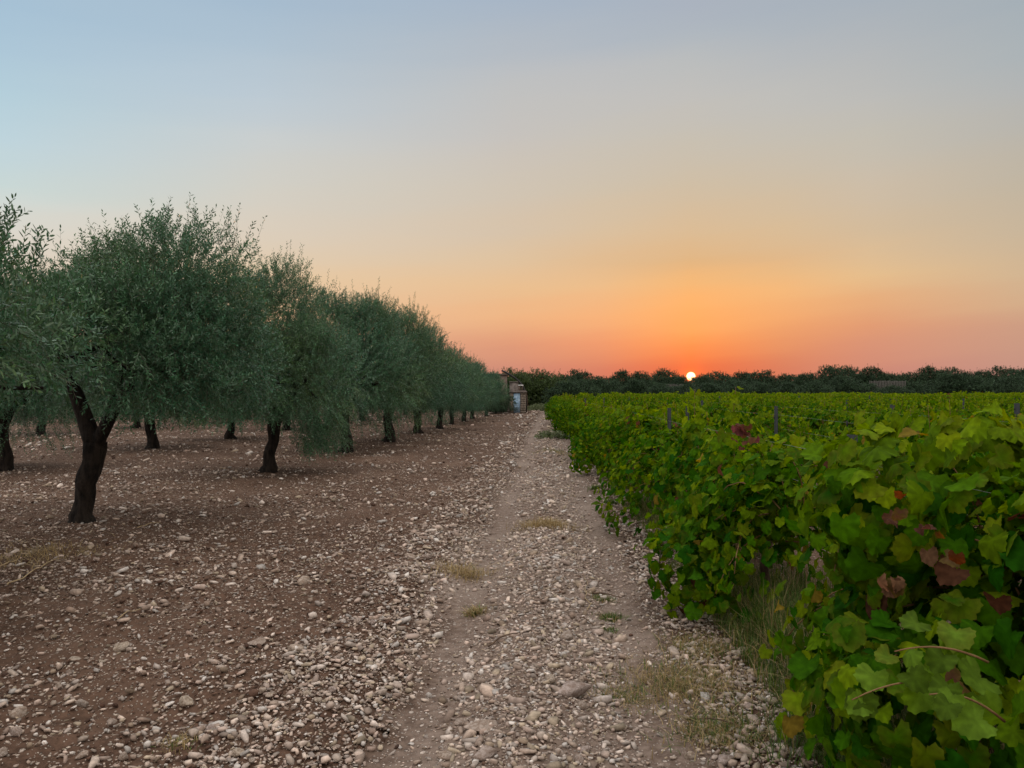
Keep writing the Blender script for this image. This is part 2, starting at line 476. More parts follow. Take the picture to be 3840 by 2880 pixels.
# ------------------------------------------------------------------ leaves on twigs
def sprig_mesh(r, bases, dirs, lens, per, L0, W0, tint, near=False, spread=.85):
    """arrays of twigs carrying narrow leaves -> verts, quads, tints"""
    n = len(bases)
    k = np.arange(per)
    t = (k+.6)/per
    dirs = unit(dirs)
    a = unit(np.cross(dirs, r.normal(0, 1, (n, 3)))); b = np.cross(dirs, a)
    ang = (k*2.4)[None, :]+r.uniform(0, 6.28, (n, 1))
    perp = a[:, None]*np.cos(ang)[..., None]+b[:, None]*np.sin(ang)[..., None]
    bend = np.array([0, 0, -1.0])[None, None]*(t**2)[None, :, None]*(lens*.18)[:, None, None]
    pos = bases[:, None]+dirs[:, None]*(lens[:, None]*t[None, :])[..., None]+bend
    ld = unit(dirs[:, None]*.8+perp*spread+r.normal(0, .18, (n, per, 3)))
    side = unit(np.cross(ld, np.array([0, 0, 1.])+r.normal(0, .65, (n, per, 3))))
    nrm = np.cross(side, ld)
    Lg = (L0*r.uniform(.7, 1.2, (n, per))*(1-.35*t[None, :]**2))[..., None]
    Wg = (W0*r.uniform(.75, 1.2, (n, per)))[..., None]
    curl = nrm*Lg*r.uniform(-.12, .06, (n, per, 1))
    tip = pos+ld*Lg+curl
    if near:
        l1 = pos+ld*Lg*.3-side*Wg*.45; l2 = pos+ld*Lg*.68-side*Wg*.42+curl*.4
        r1 = pos+ld*Lg*.3+side*Wg*.45; r2 = pos+ld*Lg*.68+side*Wg*.42+curl*.4
        v = np.stack([pos, r1, r2, tip, l2, l1], 2); m = 6
    else:
        v = np.stack([pos, pos+ld*Lg*.48+side*Wg*.5, tip, pos+ld*Lg*.48-side*Wg*.5], 2); m = 4
    v = v.reshape(-1, 3)
    i = np.arange(n*per)*m
    if near: q = np.vstack([np.stack([i, i+1, i+2, i+3], -1), np.stack([i, i+3, i+4, i+5], -1)])
    else: q = np.stack([i, i+1, i+2, i+3], -1)
    tt = np.repeat(tint, per, 0)*r.uniform(.75, 1.3, (n*per, 1))
    tt = np.repeat(tt, m, 0)
    # the twig itself
    sw = .0025
    e = bases+dirs*lens[:, None]+np.array([0, 0, -1.])*(lens*.18)[:, None]
    tv = np.stack([bases-a*sw, bases+a*sw, e+a*sw*.4, e-a*sw*.4], 1).reshape(-1, 3)
    j = len(v)+np.arange(n)*4
    q = np.vstack([q, np.stack([j, j+1, j+2, j+3], -1)])
    v = np.vstack([v, tv]); tt = np.vstack([tt, np.tile(np.array([[.07, .065, .045]]), (len(tv), 1))])
    return v, q, tt

def olive_tints(r, P):
    base = np.array([.026, .09, .036]); warm = np.array([.07, .122, .024]); cool = np.array([.019, .086, .045])
    c = vnoise(P[:, 0]*1.3, P[:, 1]*1.3, P[:, 2]*1.3, seed=int(r.integers(1, 999)))
    t = np.where(c[:, None] > 0, base+(warm-base)*np.clip(c, 0, 1)[:, None]*.9, base+(cool-base)*np.clip(-c, 0, 1)[:, None])
    return t*r.uniform(.6, 1.45, (len(P), 1))

def crown(r, lobes, n, per, L0, W0, near=False, shoots=70, skirt=.0, tints=olive_tints, tz=1.0, spread=.85, zmin=.55, hole=None, sang=(0, 6.28)):
    lobes = np.array(lobes, float)
    pr = lobes[:, 3]**2; pr /= pr.sum()
    w = r.choice(len(lobes), n, p=pr)
    d = unit(r.normal(0, 1, (n, 3)))
    d[:, 2] = np.where(d[:, 2] < -.85, -d[:, 2]*.8, d[:, 2])
    f = .38+.62*r.random(n)**.6
    c = lobes[w]
    rad = c[:, 3:4]*(1+.14*vnoise(d[:, 0]*3+w*7, d[:, 1]*3, d[:, 2]*3, seed=77)[:, None])
    b = c[:, :3]+d*f[:, None]*np.hstack([rad, rad, c[:, 4:5]])
    low = b[:, 2] < zmin
    b[:, 2] = np.where(low, zmin+np.abs(r.normal(0, .22, n)), b[:, 2])
    if hole is not None:
        keep = ~((b[:, 0] > hole[0]) & (b[:, 0] < hole[1]) & (b[:, 1] < hole[2]) & (b[:, 2] < hole[3]))
        b = b[keep]; d = d[keep]; w = w[keep]; n = len(b)
    up = np.where(d[:, 2] > -.15, .62, -.35)*tz
    dirs = d*.7+np.stack([np.zeros(n), np.zeros(n), up], -1)+r.normal(0, .33, (n, 3))
    ln = r.uniform(.16, .34, n)*(1+.5*(d[:, 2] > .45)*r.random(n))
    # long upright shoots breaking the outline
    if shoots:
        m = shoots
        w2 = r.choice(len(lobes), m, p=pr); d2 = unit(np.stack([r.normal(0, .6, m), r.normal(0, .6, m), np.abs(r.normal(.9, .25, m))], -1))
        b2 = lobes[w2, :3]+d2*np.stack([lobes[w2, 3]]*2+[lobes[w2, 4]], -1)*.9
        b = np.vstack([b, b2]); dirs = np.vstack([dirs, d2*.35+np.array([0, 0, 1.])+r.normal(0, .16, (m, 3))]); ln = np.concatenate([ln, r.uniform(.35, .82, m)])
    if skirt > 0:
        m = int(n*skirt)
        a = r.uniform(sang[0], sang[1], m); rr = r.uniform(.7, 1.5, m)
        b3 = np.stack([np.cos(a)*rr, np.sin(a)*rr, r.uniform(.6, 1.3, m)], -1)
        b = np.vstack([b, b3]); dirs = np.vstack([dirs, np.stack([np.cos(a)*.5, np.sin(a)*.5, -np.ones(m)], -1)+r.normal(0, .3, (m, 3))]); ln = np.concatenate([ln, r.uniform(.2, .4, m)])
    return sprig_mesh(r, b, dirs, ln, per, L0, W0, tints(r, b), near, spread)

def trunk_mb(mb, r, h, rad, lean, limbs, lobes, fork_z):
    """gnarled stem with flared foot, main limbs and branches running into the lobes"""
    zz = np.array([-.12, .0, .1, .28, .5, .75, 1.0])*fork_z
    zz[0] = -.12
    k = np.clip(zz/fork_z, 0, 1)
    wob = r.normal(0, .03, (len(zz), 2)); wob[:2] = 0
    pts = np.stack([lean[0]*k**1.4+wob[:, 0], lean[1]*k**1.4+wob[:, 1], zz], -1)
    # finer resample
    s = np.linspace(0, len(zz)-1, 22); idx = np.clip(s.astype(int), 0, len(zz)-2); fr = (s-idx)[:, None]
    pts = pts[idx]*(1-fr)+pts[idx+1]*fr
    kk = np.clip(pts[:, 2]/fork_z, 0, 1)
    radii = rad*(1+.6*np.exp(-np.maximum(pts[:, 2], -.05)/.08)-.12*np.sin(kk*3.14)+.12*kk**3)
    mb.tube(pts, radii, 20, rough=.2, seed=int(r.integers(1, 99)), freq=7)
    top = pts[-1]
    for (e, lr) in limbs:
        e = np.array(e, float)
        mid = top*.45+e*.55+np.array([r.normal(0, .08), r.normal(0, .08), .10])+(np.array([e[0], e[1], 0])-np.array([top[0], top[1], 0]))*.12
        start = top-np.array([0, 0, rad*.5])
        P = bez(start, mid, e, 12)
        mb.tube(P, np.linspace(lr, lr*.45, 12), 9, rough=.14, seed=int(r.integers(1, 99)), freq=8)
        for _ in range(4):
            i0 = r.integers(5, 11); q = P[i0]
            lb = lobes[r.integers(0, len(lobes))]
            tgt = np.array(lb[:3])+r.normal(0, .35, 3)*np.array([lb[3], lb[3], lb[4]])
            if np.linalg.norm(tgt-q) > 2.0: tgt = q+unit(tgt-q)*2.0
            B = bez(q, (q+tgt)/2+r.normal(0, .12, 3), tgt, 8)
            mb.tube(B, np.linspace(lr*.4, .012, 8), 6, rough=.1, seed=3, freq=9)

def olive_variant(seed, spec, n=6400, per=17, L0=.068, W0=.0165, near=False, skirt=.03, shoots=130, zmin=1.0, hole=None, sang=(0, 6.28)):
    r = np.random.default_rng(seed)
    mb = MB()
    trunk_mb(mb, r, None, spec['rad'], spec['lean'], spec['limbs'], spec['lobes'], spec['fork'])
    tm = mb.mesh('trunk', M_BARK, smooth=True, tint=False)
    v, q, t = crown(r, spec['lobes'], n, per, L0, W0, near, shoots, skirt, zmin=zmin, hole=hole, sang=sang)
    cm = mesh_np('crown', v, q, M_OLIVE, t)
    return tm, cm

def random_spec(seed, R=2.3, Hh=4.1, fork=1.25, rad=.145, reach=.8):
    r = np.random.default_rng(seed)
    lobes = [(r.normal(0, .1), r.normal(0, .1), Hh*.6, R*.62, Hh*.3)]
    m = 7; a0 = r.uniform(0, 6.28)
    for k in range(m):
        a = a0+k*6.283/m+r.normal(0, .2); rr = R*r.uniform(.5, .68)
        lobes.append((math.cos(a)*rr, math.sin(a)*rr, Hh*r.uniform(.38, .52), R*r.uniform(.38, .5), Hh*r.uniform(.22, .27)))
    for k in range(4):
        a = a0+k*1.57+r.normal(0, .4); rr = R*r.uniform(.15, .42)
        lobes.append((math.cos(a)*rr, math.sin(a)*rr, Hh*r.uniform(.7, .8), R*r.uniform(.3, .4), Hh*r.uniform(.16, .22)))
    limbs = []
    for k in range(int(r.integers(3, 5))):
        lb = lobes[1+(k*2) % m]
        limbs.append(((lb[0]*reach, lb[1]*reach, lb[2]+.1), rad*r.uniform(.55, .72)))
    return dict(lobes=lobes, limbs=limbs, fork=fork*r.uniform(.85, 1.1), rad=rad, lean=(r.normal(0, .09), r.normal(0, .09)))

# the forked tree in the left foreground keeps its own skeleton
fork_spec = dict(rad=.122, lean=(.13, .0), fork=1.04,
    limbs=[((-.3, -.05, 2.2), .105), ((.85, -.1, 2.0), .088), ((.5, .7, 2.6), .06)],
    lobes=[(.45, .1, 2.5, 1.2, 1.0), (-.6, .5, 2.2, .7, .7), (-.2, .9, 2.25, .95, .85), (1.0, .6, 2.4, 1.05, 1.0), (1.35, -.1, 2.3, .8, .9),
           (1.0, -.8, 2.25, .9, .85), (.2, -1.0, 2.2, .95, .8), (1.2, 0, 2.98, .95, .88), (.35, .5, 3.0, .8, .7), (1.5, .5, 2.0, .7, .7), (-.1, -.2, 2.45, .7, .6), (1.2, -.6, 1.75, .8, .5)])
OV = [olive_variant(11, fork_spec, 7400, 17, .066, .0165, False, .0, 80, 1.5, (-.8, .85, .45, 2.3))]
for k in range(4):
    OV.append(olive_variant(20+k, random_spec(30+k, R=[2.1, 2.0, 2.05, 1.95][k], Hh=4.15), skirt=[.0, .02, .03, .02][k], zmin=[1.1, 1.15, 1.05, 1.1][k]))
DROOP = olive_variant(26, random_spec(37, R=1.95, Hh=4.3, rad=.125), skirt=.06, zmin=1.15, sang=(-.7, .6))
NEAR = olive_variant(51, random_spec(61, R=2.3, Hh=3.8, fork=1.3, reach=.35), 9500, 18, .062, .0145, True, .0, 40, 1.7)

# ------------------------------------------------------------------ far trees
def far_variant(seed, green=False, R=2.6, Hh=4.4, n=2300):
    r = np.random.default_rng(seed)
    sp = random_spec(seed, R, Hh, fork=.7, rad=.16)
    sp['lobes'] = [(a, b, c*.82, d*1.05, e*1.2) for a, b, c, d, e in sp['lobes']]
    mb = MB(); trunk_mb(mb, r, None, sp['rad'], sp['lean'], sp['limbs'], sp['lobes'], sp['fork'])
    tm = mb.mesh('trunk', M_BARK, smooth=True, tint=False)
    if green:
        tf = lambda rr, P: np.array([.045, .075, .02])*rr.uniform(.65, 1.35, (len(P), 1))
    else:
        tf = lambda rr, P: np.array([.03, .056, .028])*rr.uniform(.6, 1.5, (len(P), 1))
    v, q, t = crown(r, sp['lobes'], n, 10, .16, .055, False, 26, .16, tf, zmin=.35)
    return tm, mesh_np('crown', v, q, M_GREEN if green else M_FAR, t)
FO = [far_variant(200+k, R=[2.7, 2.3, 3.0][k], Hh=[4.4, 5.0, 3.9][k]) for k in range(3)]
FG = [far_variant(210+k, True) for k in range(2)]


def put_tree(name, var, x, y, label, cat, group=None, s=1.0, sz=1.0, rz=None):
    z = float(H(x, y)*sstep(90, 45, np.hypot(x, y)))-.03
    t = thing(name, label, cat, (x, y, z), random.uniform(0, 6.28) if rz is None else rz, group, (s, s, s*sz))
    obj('trunk', var[0], t); obj('crown', var[1], t)
    return t

ORD = ['first', 'second', 'third', 'fourth', 'fifth', 'sixth', 'seventh', 'eighth', 'ninth', 'tenth', 'eleventh', 'twelfth', 'thirteenth', 'fourteenth']
put_tree('olive_tree', NEAR, -5.25, 5.0, 'nearest olive tree, its large-leaved crown cut by the left edge of the picture', 'olive tree', None, 1.0, 1.05, 0.4)
put_tree('olive_tree', OV[0], -5.19, 9.3, 'foreground olive tree with a bare dark trunk forking low into two limbs', 'olive tree', None, 1.0, .945, 0)
row1 = [(-4.75, 15.0, 1, .98, 'olive tree with pale drooping foliage down to the ground, next behind the forked one'),
        (-4.4, 20.4, 2, 1.1, 'third olive tree trackside counting from the forked one, thick dark straight trunk'),
        (-3.9, 24.3, 3, 1.08, 'fourth trackside olive tree counting from the forked one, with tall shoots on top'),
        (-3.5, 28.8, 4, 1.0, 'fifth trackside olive tree counting from the forked one, short stout trunk'),
        (-3.06, 32.5, 2, .88, 'sixth trackside olive tree counting from the forked one'),
        (-2.9, 36.9, 1, .74, 'seventh trackside olive tree counting from the forked one, greyer and lower'),
        (-2.5, 40.2, 3, .84, 'eighth trackside olive tree counting from the forked one'),
        (-2.25, 44.0, 4, .8, 'ninth trackside olive tree counting from the forked one'),
        (-1.62, 49.0, 2, .74, 'tenth trackside olive tree counting from the forked one, near the pump house'),
        (-1.12, 54.0, 0, .5, 'smallest trackside olive tree, right in front of the pump house wall')]
for i, (x, y, k, s, lab) in enumerate(row1):
    put_tree('olive_tree', (FO[2] if k == 0 else OV[k]) if i else DROOP, x, y, lab, 'olive tree', None, s, rz=None if i else 0)
row2 = [(-10.3, 15.6), (-9.9, 21.2), (-9.3, 25.4), (-9.2, 31.5), (-8.6, 36.5), (-8.1, 41.5), (-7.7, 47), (-7.2, 52), (-6.6, 58)]
for k, (x, y) in enumerate(row2):
    put_tree('olive_tree', OV[1+(k*3+1) % 4], x, y, ORD[k]+' olive tree from the camera in the second row from the track', 'olive tree', None, random.uniform(.9, 1.02))
row3 = [(-17.1, 28), (-16.2, 33.2), (-15.3, 38.2), (-14.9, 43.5), (-14.3, 49), (-13.8, 54), (-13.3, 60)]
for k, (x, y) in enumerate(row3):
    put_tree('olive_tree', OV[1+(k*3+2) % 4], x, y, ORD[k]+' olive tree from the camera in the third row from the track', 'olive tree', None, random.uniform(.88, 1.0))
for rr in range(4, 9):
    y = (18+6.2*(rr-3))/.62
    y0 = y
    while y < 74:
        x = -19-6.2*(rr-3)+.0875*y+random.uniform(-.4, .4)
        put_tree('olive_tree', OV[1+random.randrange(4)], x, y+random.uniform(-.5, .5), 'olive tree deep in the orchard behind the third row, mostly hidden by nearer crowns', 'olive tree', 'olive trees deep in the orchard', random.uniform(.9, 1.05))
        y += 5.6
for x, y in [(-5.5, 62), (-8.5, 68), (-12, 72), (-4.2, 70)]:
    put_tree('olive_tree', OV[1+random.randrange(4)], x, y, 'olive tree deep in the orchard behind the third row, mostly hidden by nearer crowns', 'olive tree', 'olive trees deep in the orchard', random.uniform(.9, 1.0))

TOPZ = {}
def crown_top(var):
    if id(var[1]) not in TOPZ:
        v = np.zeros(len(var[1].vertices)*3, np.float32); var[1].vertices.foreach_get('co', v)
        TOPZ[id(var[1])] = float(np.percentile(v[2::3], 98.5))
    return TOPZ[id(var[1])]
def far_tree(sx, top, d, var, label, group=None, wide=1.0):
    x, y, zt = at(sx, top, d)
    s = zt/crown_top(var)
    w = max(.75, s)*wide
    t = put_tree('olive_tree' if var in FO else 'leafy_tree', var, x, y, label, 'olive tree' if var in FO else 'tree', group)
    t.scale = (w*1.1, w*1.1, s)
    return t

far_tree(1928, 1393, 70, FG[0], 'green bushy tree rising between the flat-roofed building and the curved pipe', None, .85)
far_tree(1968, 1402, 72, FG[1], 'low green tree directly behind the pump house', None, .9)
far_tree(2040, 1396, 71, FG[0], 'tall bright green tree at the end of the track right of the pump house', None, 1.0)
far_tree(2088, 1412, 77, FO[0], 'olive tree at the end of the track beside the tall bright green tree', None, .9)
far_tree(2118, 1434, 66, FO[1], 'low grey-green olive bush where the front vine row ends', None, .95)
far_tree(2172, 1432, 72, FO[2], 'rounded grey olive tree left of the gap in the tree line', None, 1.0)
far_tree(2178, 1394, 100, FO[0], 'dark tree with a domed top standing up behind the grey olives left of the gap', None, .8)
far_tree(2235, 1424, 82, FO[1], 'low olive tree filling the gap left of the sun')
fl = 'grey-green olive tree in the front line of the far trees beyond the vineyard'
front = [(2290, 1430), (2380, 1426), (2470, 1440), (2560, 1446), (2650, 1440), (2760, 1432), (2850, 1436), (2950, 1438), (3050, 1434), (3170, 1418), (3250, 1440), (3350, 1450), (3440, 1440), (3560, 1405), (3650, 1418), (3740, 1420), (3830, 1415), (3910, 1410)]
for k, (sx, tp) in enumerate(front):
    if k == 13: lab = 'broadest olive tree of the far front line, its trunk showing above the vines'
    elif k == 9: lab = 'broad dark olive tree in the far front line below the ragged-topped tree'
    else: lab = None
    far_tree(sx, tp, 88+random.uniform(-5, 6), FO[k % 3], lab or fl, None if lab else 'front line of far olive trees', random.uniform(1.0, 1.25))
bl = 'dark olive tree in the rear line of the far trees against the sky'
back = [(2335, 1394), (2400, 1400), (2490, 1392), (2555, 1416), (2640, 1410), (2690, 1402), (2780, 1400), (2850, 1396), (2945, 1410), (3030, 1404), (3115, 1378), (3180, 1382), (3265, 1382), (3330, 1402), (3400, 1404), (3480, 1380), (3545, 1386), (3620, 1398), (3690, 1394), (3770, 1382), (3840, 1388), (3930, 1385)]
for k, (sx, tp) in enumerate(back):
    if k == 3: lab = 'low dark tree directly under the setting sun'
    elif k == 2: lab = 'dark dome-shaped tree just left of the setting sun'
    elif k == 5: lab = 'dark flat-topped tree just right of the setting sun'
    elif k == 10: lab = 'ragged-topped tree, the tallest of the far tree line right of the sun'
    else: lab = None
    far_tree(sx, tp, 116+random.uniform(-6, 8), FO[(k*2+1) % 3], lab or bl, None if lab else 'rear line of far olive trees', random.uniform(.75, .95))
for sx in range(2150, 4000, 120):
    far_tree(sx, 1412+random.uniform(-6, 8), 150, FO[random.randrange(3)], 'olive tree hidden behind both far tree lines, only bits of its top showing', 'olive trees behind the far tree lines', 1.2)
for sx in range(1560, 2140, 70):
    far_tree(sx, 1418+random.uniform(-8, 8), 105, FO[random.randrange(3)], 'dark olive tree far behind the pump house and the orchard', 'olive trees behind the pump house', 1.1)

# ------------------------------------------------------------------ grapevines
def leaf_template(n=32):
    th = np.linspace(-math.pi, math.pi, n, endpoint=False)+math.pi/n
    deg = np.degrees(th)
    r = .47+.026*np.cos(np.radians(deg*360/58))
    r *= np.where(np.abs(deg) > 150, .62-.012*(np.abs(deg)-150), 1.0)
    r *= 1+.09*np.exp(-(deg/24)**2)
    r += .024*np.where(np.arange(n) % 2, 1, -1)
    return np.stack([np.sin(th)*r, np.cos(th)*r], -1)        # +y is the tip

def leaves_mesh(r, pos, nrm, tipd, size, tint, n=32):
    m = len(pos)
    T = np.vstack([[0, 0], leaf_template(n)])
    nrm = unit(nrm); ty = unit(tipd-nrm*np.sum(tipd*nrm, 1, keepdims=True)); tx = np.cross(ty, nrm)
    A = r.uniform(-1.3, .6, (m, 1)); B = r.uniform(-1.3, .5, (m, 1)); C = r.normal(0, .5, (m, 1))
    x = T[:, 0][None]*r.uniform(.9, 1.12, (m, 1)); y = T[:, 1][None]
    z = A*x*x+B*y*y+C*x*y+.06*np.abs(x)
    z += .035*np.sin(x*11+r.uniform(0, 6, (m, 1)))*np.cos(y*9+r.uniform(0, 6, (m, 1)))
    s = size[:, None, None]
    v = pos[:, None]+(tx[:, None]*x[..., None]+ty[:, None]*y[..., None]+nrm[:, None]*z[..., None])*s
    k = n+1
    j = np.arange(n)
    tri = np.stack([np.zeros(n, int), 1+j, 1+(j+1) % n], -1)
    f = (tri[None]+(np.arange(m)*k)[:, None, None]).reshape(-1, 3)
    tt = np.repeat(tint, k, 0).reshape(m, k, 3).copy()
    tt[:, 0] *= 1.25
    if n > 12:                                               # paler main veins
        deg = np.abs(np.degrees(np.linspace(-math.pi, math.pi, n, endpoint=False)+math.pi/n))
        vein = np.where((deg < 8) | (np.abs(deg-56) < 6) | (np.abs(deg-112) < 6), 1.35, .93)
        tt[:, 1:] *= vein[None, :, None]
    edge = r.random(m) < .26                                 # yellowing margins
    tt[edge, 1:] = tt[edge, 1:]*.6+np.array([.12, .105, .012])*.4
    return v.reshape(-1, 3), f, tt.reshape(-1, 3)

def vine_tint(r, m, autumn=.012, hgt=None):
    g1 = np.array([.008, .056, .001]); g2 = np.array([.038, .108, .001]); g3 = np.array([.135, .19, .003])
    a = r.random((m, 1))
    t = np.where(a < .55, g1+(g2-g1)*(a/.55), g2+(g3-g2)*((a-.55)/.45)**1.6)
    if hgt is not None:                                      # young shoot tips are yellower
        t = t+(g3-t)*np.clip((hgt-1.15)/.5, 0, .55)[:, None]
    u = r.random(m)
    t = np.where((u < autumn)[:, None], np.array([.09, .04, .022])*r.uniform(.6, 1.3, (m, 1)), t)
    t = np.where(((u > autumn) & (u < autumn*1.8))[:, None], np.array([.17, .12, .015]), t)
    return t*r.uniform(.8, 1.2, (m, 1))

def vine_variant(seed, ncanes=17, top=1.42, spill=.55, half=.8, size=.115, gap_low=False, extra=None, nlat=2, autumn=.008, low=.5, shell=0, clumps=()):
    """local axes: -x faces the path, y runs along the row"""
    r = np.random.default_rng(seed)
    tr = MB()
    P = np.array([[0, 0, -.06], [.02, .01, .1], [-.03, .03, .28], [.02, .0, .48], [0, .02, .66]])+r.normal(0, .012, (5, 3))
    tr.tube(P, [.05, .036, .031, .033, .036], 9, rough=.2, seed=seed, freq=16)
    for sgn in (-1, 1):
        tr.tube(bez((0, .02, .62), (0, sgn*.22, .74), (r.normal(0, .04), sgn*half*.8, .7), 8), np.linspace(.026, .014, 8), 7, rough=.15, seed=seed, freq=16)
    cn = MB(); pos = []; nr = []; tp = []; sz = []
    for c in range(ncanes):
        y0 = r.uniform(-half, half)
        st = np.array([r.normal(0, .05), y0, .68+r.normal(0, .05)])
        kind = r.random()
        L = r.uniform(.9, 1.5)
        sd = -1 if r.random() < .6 else 1
        if kind < .4:      # upright
            d0 = np.array([r.normal(0, .16), r.normal(0, .25), 1.0]); droop = r.uniform(.25, .5); out = r.normal(0, .12); L = (top-st[2]+.12)*r.uniform(.85, 1.1)
        elif kind < 1-low*.5:   # arching
            d0 = np.array([sd*r.uniform(.15, .5), r.normal(0, .4), .9]); droop = r.uniform(.6, 1.0); out = sd*r.uniform(.1, .35)
        else:              # trailing low
            d0 = np.array([sd*r.uniform(.5, .9), r.normal(0, .4), .25]); droop = r.uniform(.5, .8); out = sd*r.uniform(.0, .2); L = r.uniform(.6, 1.0)
        d0 = d0/np.linalg.norm(d0)
        t = np.linspace(0, 1, 14)
        p = st+d0*(L*t)[:, None]+np.stack([out*t*t, 0*t, -droop*L*t*t], -1)
        lim = spill*(1+.15*r.normal())
        p[:, 0] = np.tanh(p[:, 0]/lim)*lim
        p[:, 2] = np.maximum(p[:, 2], .07+.05*r.random())
        p[:, 2] = np.minimum(p[:, 2], top+.06*r.random())
        cn.tube(p[::2], np.linspace(.0055, .0025, 7), 5)
        m = int(L/.062)
        tt = np.linspace(.06, 1, m)
        for rep in range(1+nlat):
            b = np.stack([np.interp(tt, t, p[:, k]) for k in range(3)], -1)
            pet = r.normal(0, 1, (m, 3)); pet[:, 2] *= .6
            pet = unit(pet)*r.uniform(.04, .10+.05*rep, (m, 1))
            q = b+pet
            q[:, 2] = np.maximum(q[:, 2], .05)
            o = np.stack([q[:, 0]/spill*1.1, r.normal(0, .3, m), np.clip((q[:, 2]-.75)*.9, -.3, .8)+.35], -1)
            pos.append(q); nr.append(o+r.normal(0, .42, (m, 3)))
            tp.append(np.stack([np.sign(q[:, 0])*.5+r.normal(0, .4, m), r.normal(0, .6, m), -np.ones(m)], -1))
            sz.append(size*r.uniform(.62, 1.25, m)*(1-.3*tt))
    if shell:                                                # outer skin of hanging leaves
        m = shell
        zz = r.uniform(.08, top, m); sd = np.where(r.random(m) < .62, -1, 1)
        wdt = spill*(1.02-.55*np.clip((zz-.75)/(top-.7), 0, 1)**1.5)*(1+.22*vnoise(np.arange(m)*0+seed, zz*3, sd*9.0, seed=seed))
        yy = r.uniform(-half, half, m)*1.02
        rnd = np.clip(1-(np.abs(yy)/half)**2.5*.55, .3, 1)
        zz = .08+(zz-.08)*(.62+.38*rnd)
        wdt = wdt*rnd*(1+.25*vnoise(yy*2.3+seed, zz*2.3, sd*5.0, seed=seed+2))
        pos.append(np.stack([sd*wdt*r.uniform(.7, 1.05, m), yy, zz], -1))
        nr.append(np.stack([sd*1.0, r.normal(-.15, .35, m), .25+.5*(zz/top)], -1)+r.normal(0, .3, (m, 3)))
        tp.append(np.stack([sd*.35, r.normal(0, .5, m), -np.ones(m)], -1)); sz.append(size*r.uniform(.7, 1.25, m))
    for cx, cy, cz, cr in clumps:                            # rounded bunches bulging out of the row
        m = int(420*cr)
        d = unit(r.normal(0, 1, (m, 3))); q = np.array([cx, cy, cz])+d*cr*np.array([1, 1.1, .9])*r.uniform(.55, 1.05, (m, 1))
        q[:, 2] = np.maximum(q[:, 2], .05)
        pos.append(q); nr.append(d+np.array([0, -.2, .35])+r.normal(0, .35, (m, 3))); tp.append(np.stack([np.sign(cx or 1)*.4+r.normal(0, .4, m), r.normal(0, .5, m), -np.ones(m)], -1)); sz.append(size*r.uniform(.65, 1.2, m))
    if extra:                                                # a tall single shoot: (x, y, top)
        for ex, ey, et, es in extra:
            p = bez((ex*.6, ey, .9), (ex, ey, (et+.9)/2), (ex+.04, ey+.03, et), 9)
            cn.tube(p, np.linspace(.005, .002, 9), 5)
            m = 13
            tt = np.linspace(.35, 1, m); b = np.stack([np.interp(tt, np.linspace(0, 1, 9), p[:, k]) for k in range(3)], -1)
            q = b+unit(r.normal(0, 1, (m, 3)))*np.array([.06, .06, .02])
            pos.append(q); nr.append(np.stack([r.normal(0, .7, m), r.normal(-.5, .4, m), r.normal(.3, .3, m)], -1)); tp.append(np.stack([r.normal(0, .5, m), r.normal(0, .4, m), r.normal(-.4, .6, m)], -1)); sz.append(es*r.uniform(.7, 1.1, m)*(1.15-.55*tt))
    pos = np.vstack(pos); m = len(pos)
    v, f, t = leaves_mesh(r, pos, np.vstack(nr), np.vstack(tp), np.concatenate(sz), vine_tint(r, m, autumn, pos[:, 2]))
    return (tr.mesh('trunk', M_VBARK, True, False), cn.mesh('canes', M_CANE, True, False), mesh_np('foliage', v, f, M_VINE, t))

VROW0, VSLOPE, VGAP = 1.78, .03, 2.15
FRONTV = [vine_variant(300+k, 25, 1.22+.07*(k % 4), [.6, .74, .52, .68, .8][k], .86, .098, nlat=2, low=.8, extra=[(random.uniform(-.3, .3), random.uniform(-.7, .7), 1.36+.16*random.random(), .1) for _ in range(3)], clumps=[[(-.75, -.2, .32, .36), (.1, .5, 1.02, .27)], [(-.8, .3, .55, .4), (-.1, -.4, 1.06, .25)], [(-.55, 0, .25, .34)], [(-.85, -.35, .3, .4), (-.6, .4, .9, .3), (0, .1, 1.08, .26)], [(-.7, .1, .85, .32), (-.7, .5, .25, .3)]][k], shell=[520, 640, 480, 560, 700][k]) for k in range(5)]
OTHERV = [vine_variant(320+k, 17, 1.22+.05*(k % 3), .58, .85, .115, nlat=1, low=.3, shell=230, extra=[(random.uniform(-.3, .3), random.uniform(-.7, .7), 1.34+.14*random.random(), .11) for _ in range(3)]) for k in range(5)]
V_NEAR = vine_variant(340, 34, 1.46, .7, .85, .112, nlat=2, autumn=.01, low=.7, shell=560, clumps=[(-.5, -.1, 1.1, .33), (.1, .2, 1.25, .24), (-.6, -.5, .5, .35)])
V_SIDE = vine_variant(343, 30, 1.46, .66, .8, .112, nlat=2, autumn=.01, low=.75, shell=480, clumps=[(-.4, .3, .8, .3), (-.3, .1, 1.12, .28)])
V_SECOND = vine_variant(341, 24, 1.3, .7, .78, .108, nlat=2, autumn=.012, low=.85, shell=480, clumps=[(-.62, -.35, .34, .38), (-.35, .5, .5, .35), (.2, -.2, 1.05, .27)])
V_SHOOT = vine_variant(342, 24, 1.32, .68, .8, .1, nlat=2, extra=[(-.28, -.1, 1.64, .16), (.2, .25, 1.66, .16)], low=.75, shell=560)

def put_vine(var, x, y, label, group=None, rz=None, s=1.0, sz=1.0):
    z = float(H(x, y))*(1 if y < 40 else .3)-.02
    t = thing('grapevine', label, 'grapevine', (x, y, z), -VSLOPE if rz is None else rz, group, (s, s, sz))
    for nm, me in zip(('trunk', 'canes', 'foliage'), var): obj(nm, me, t)
    return t

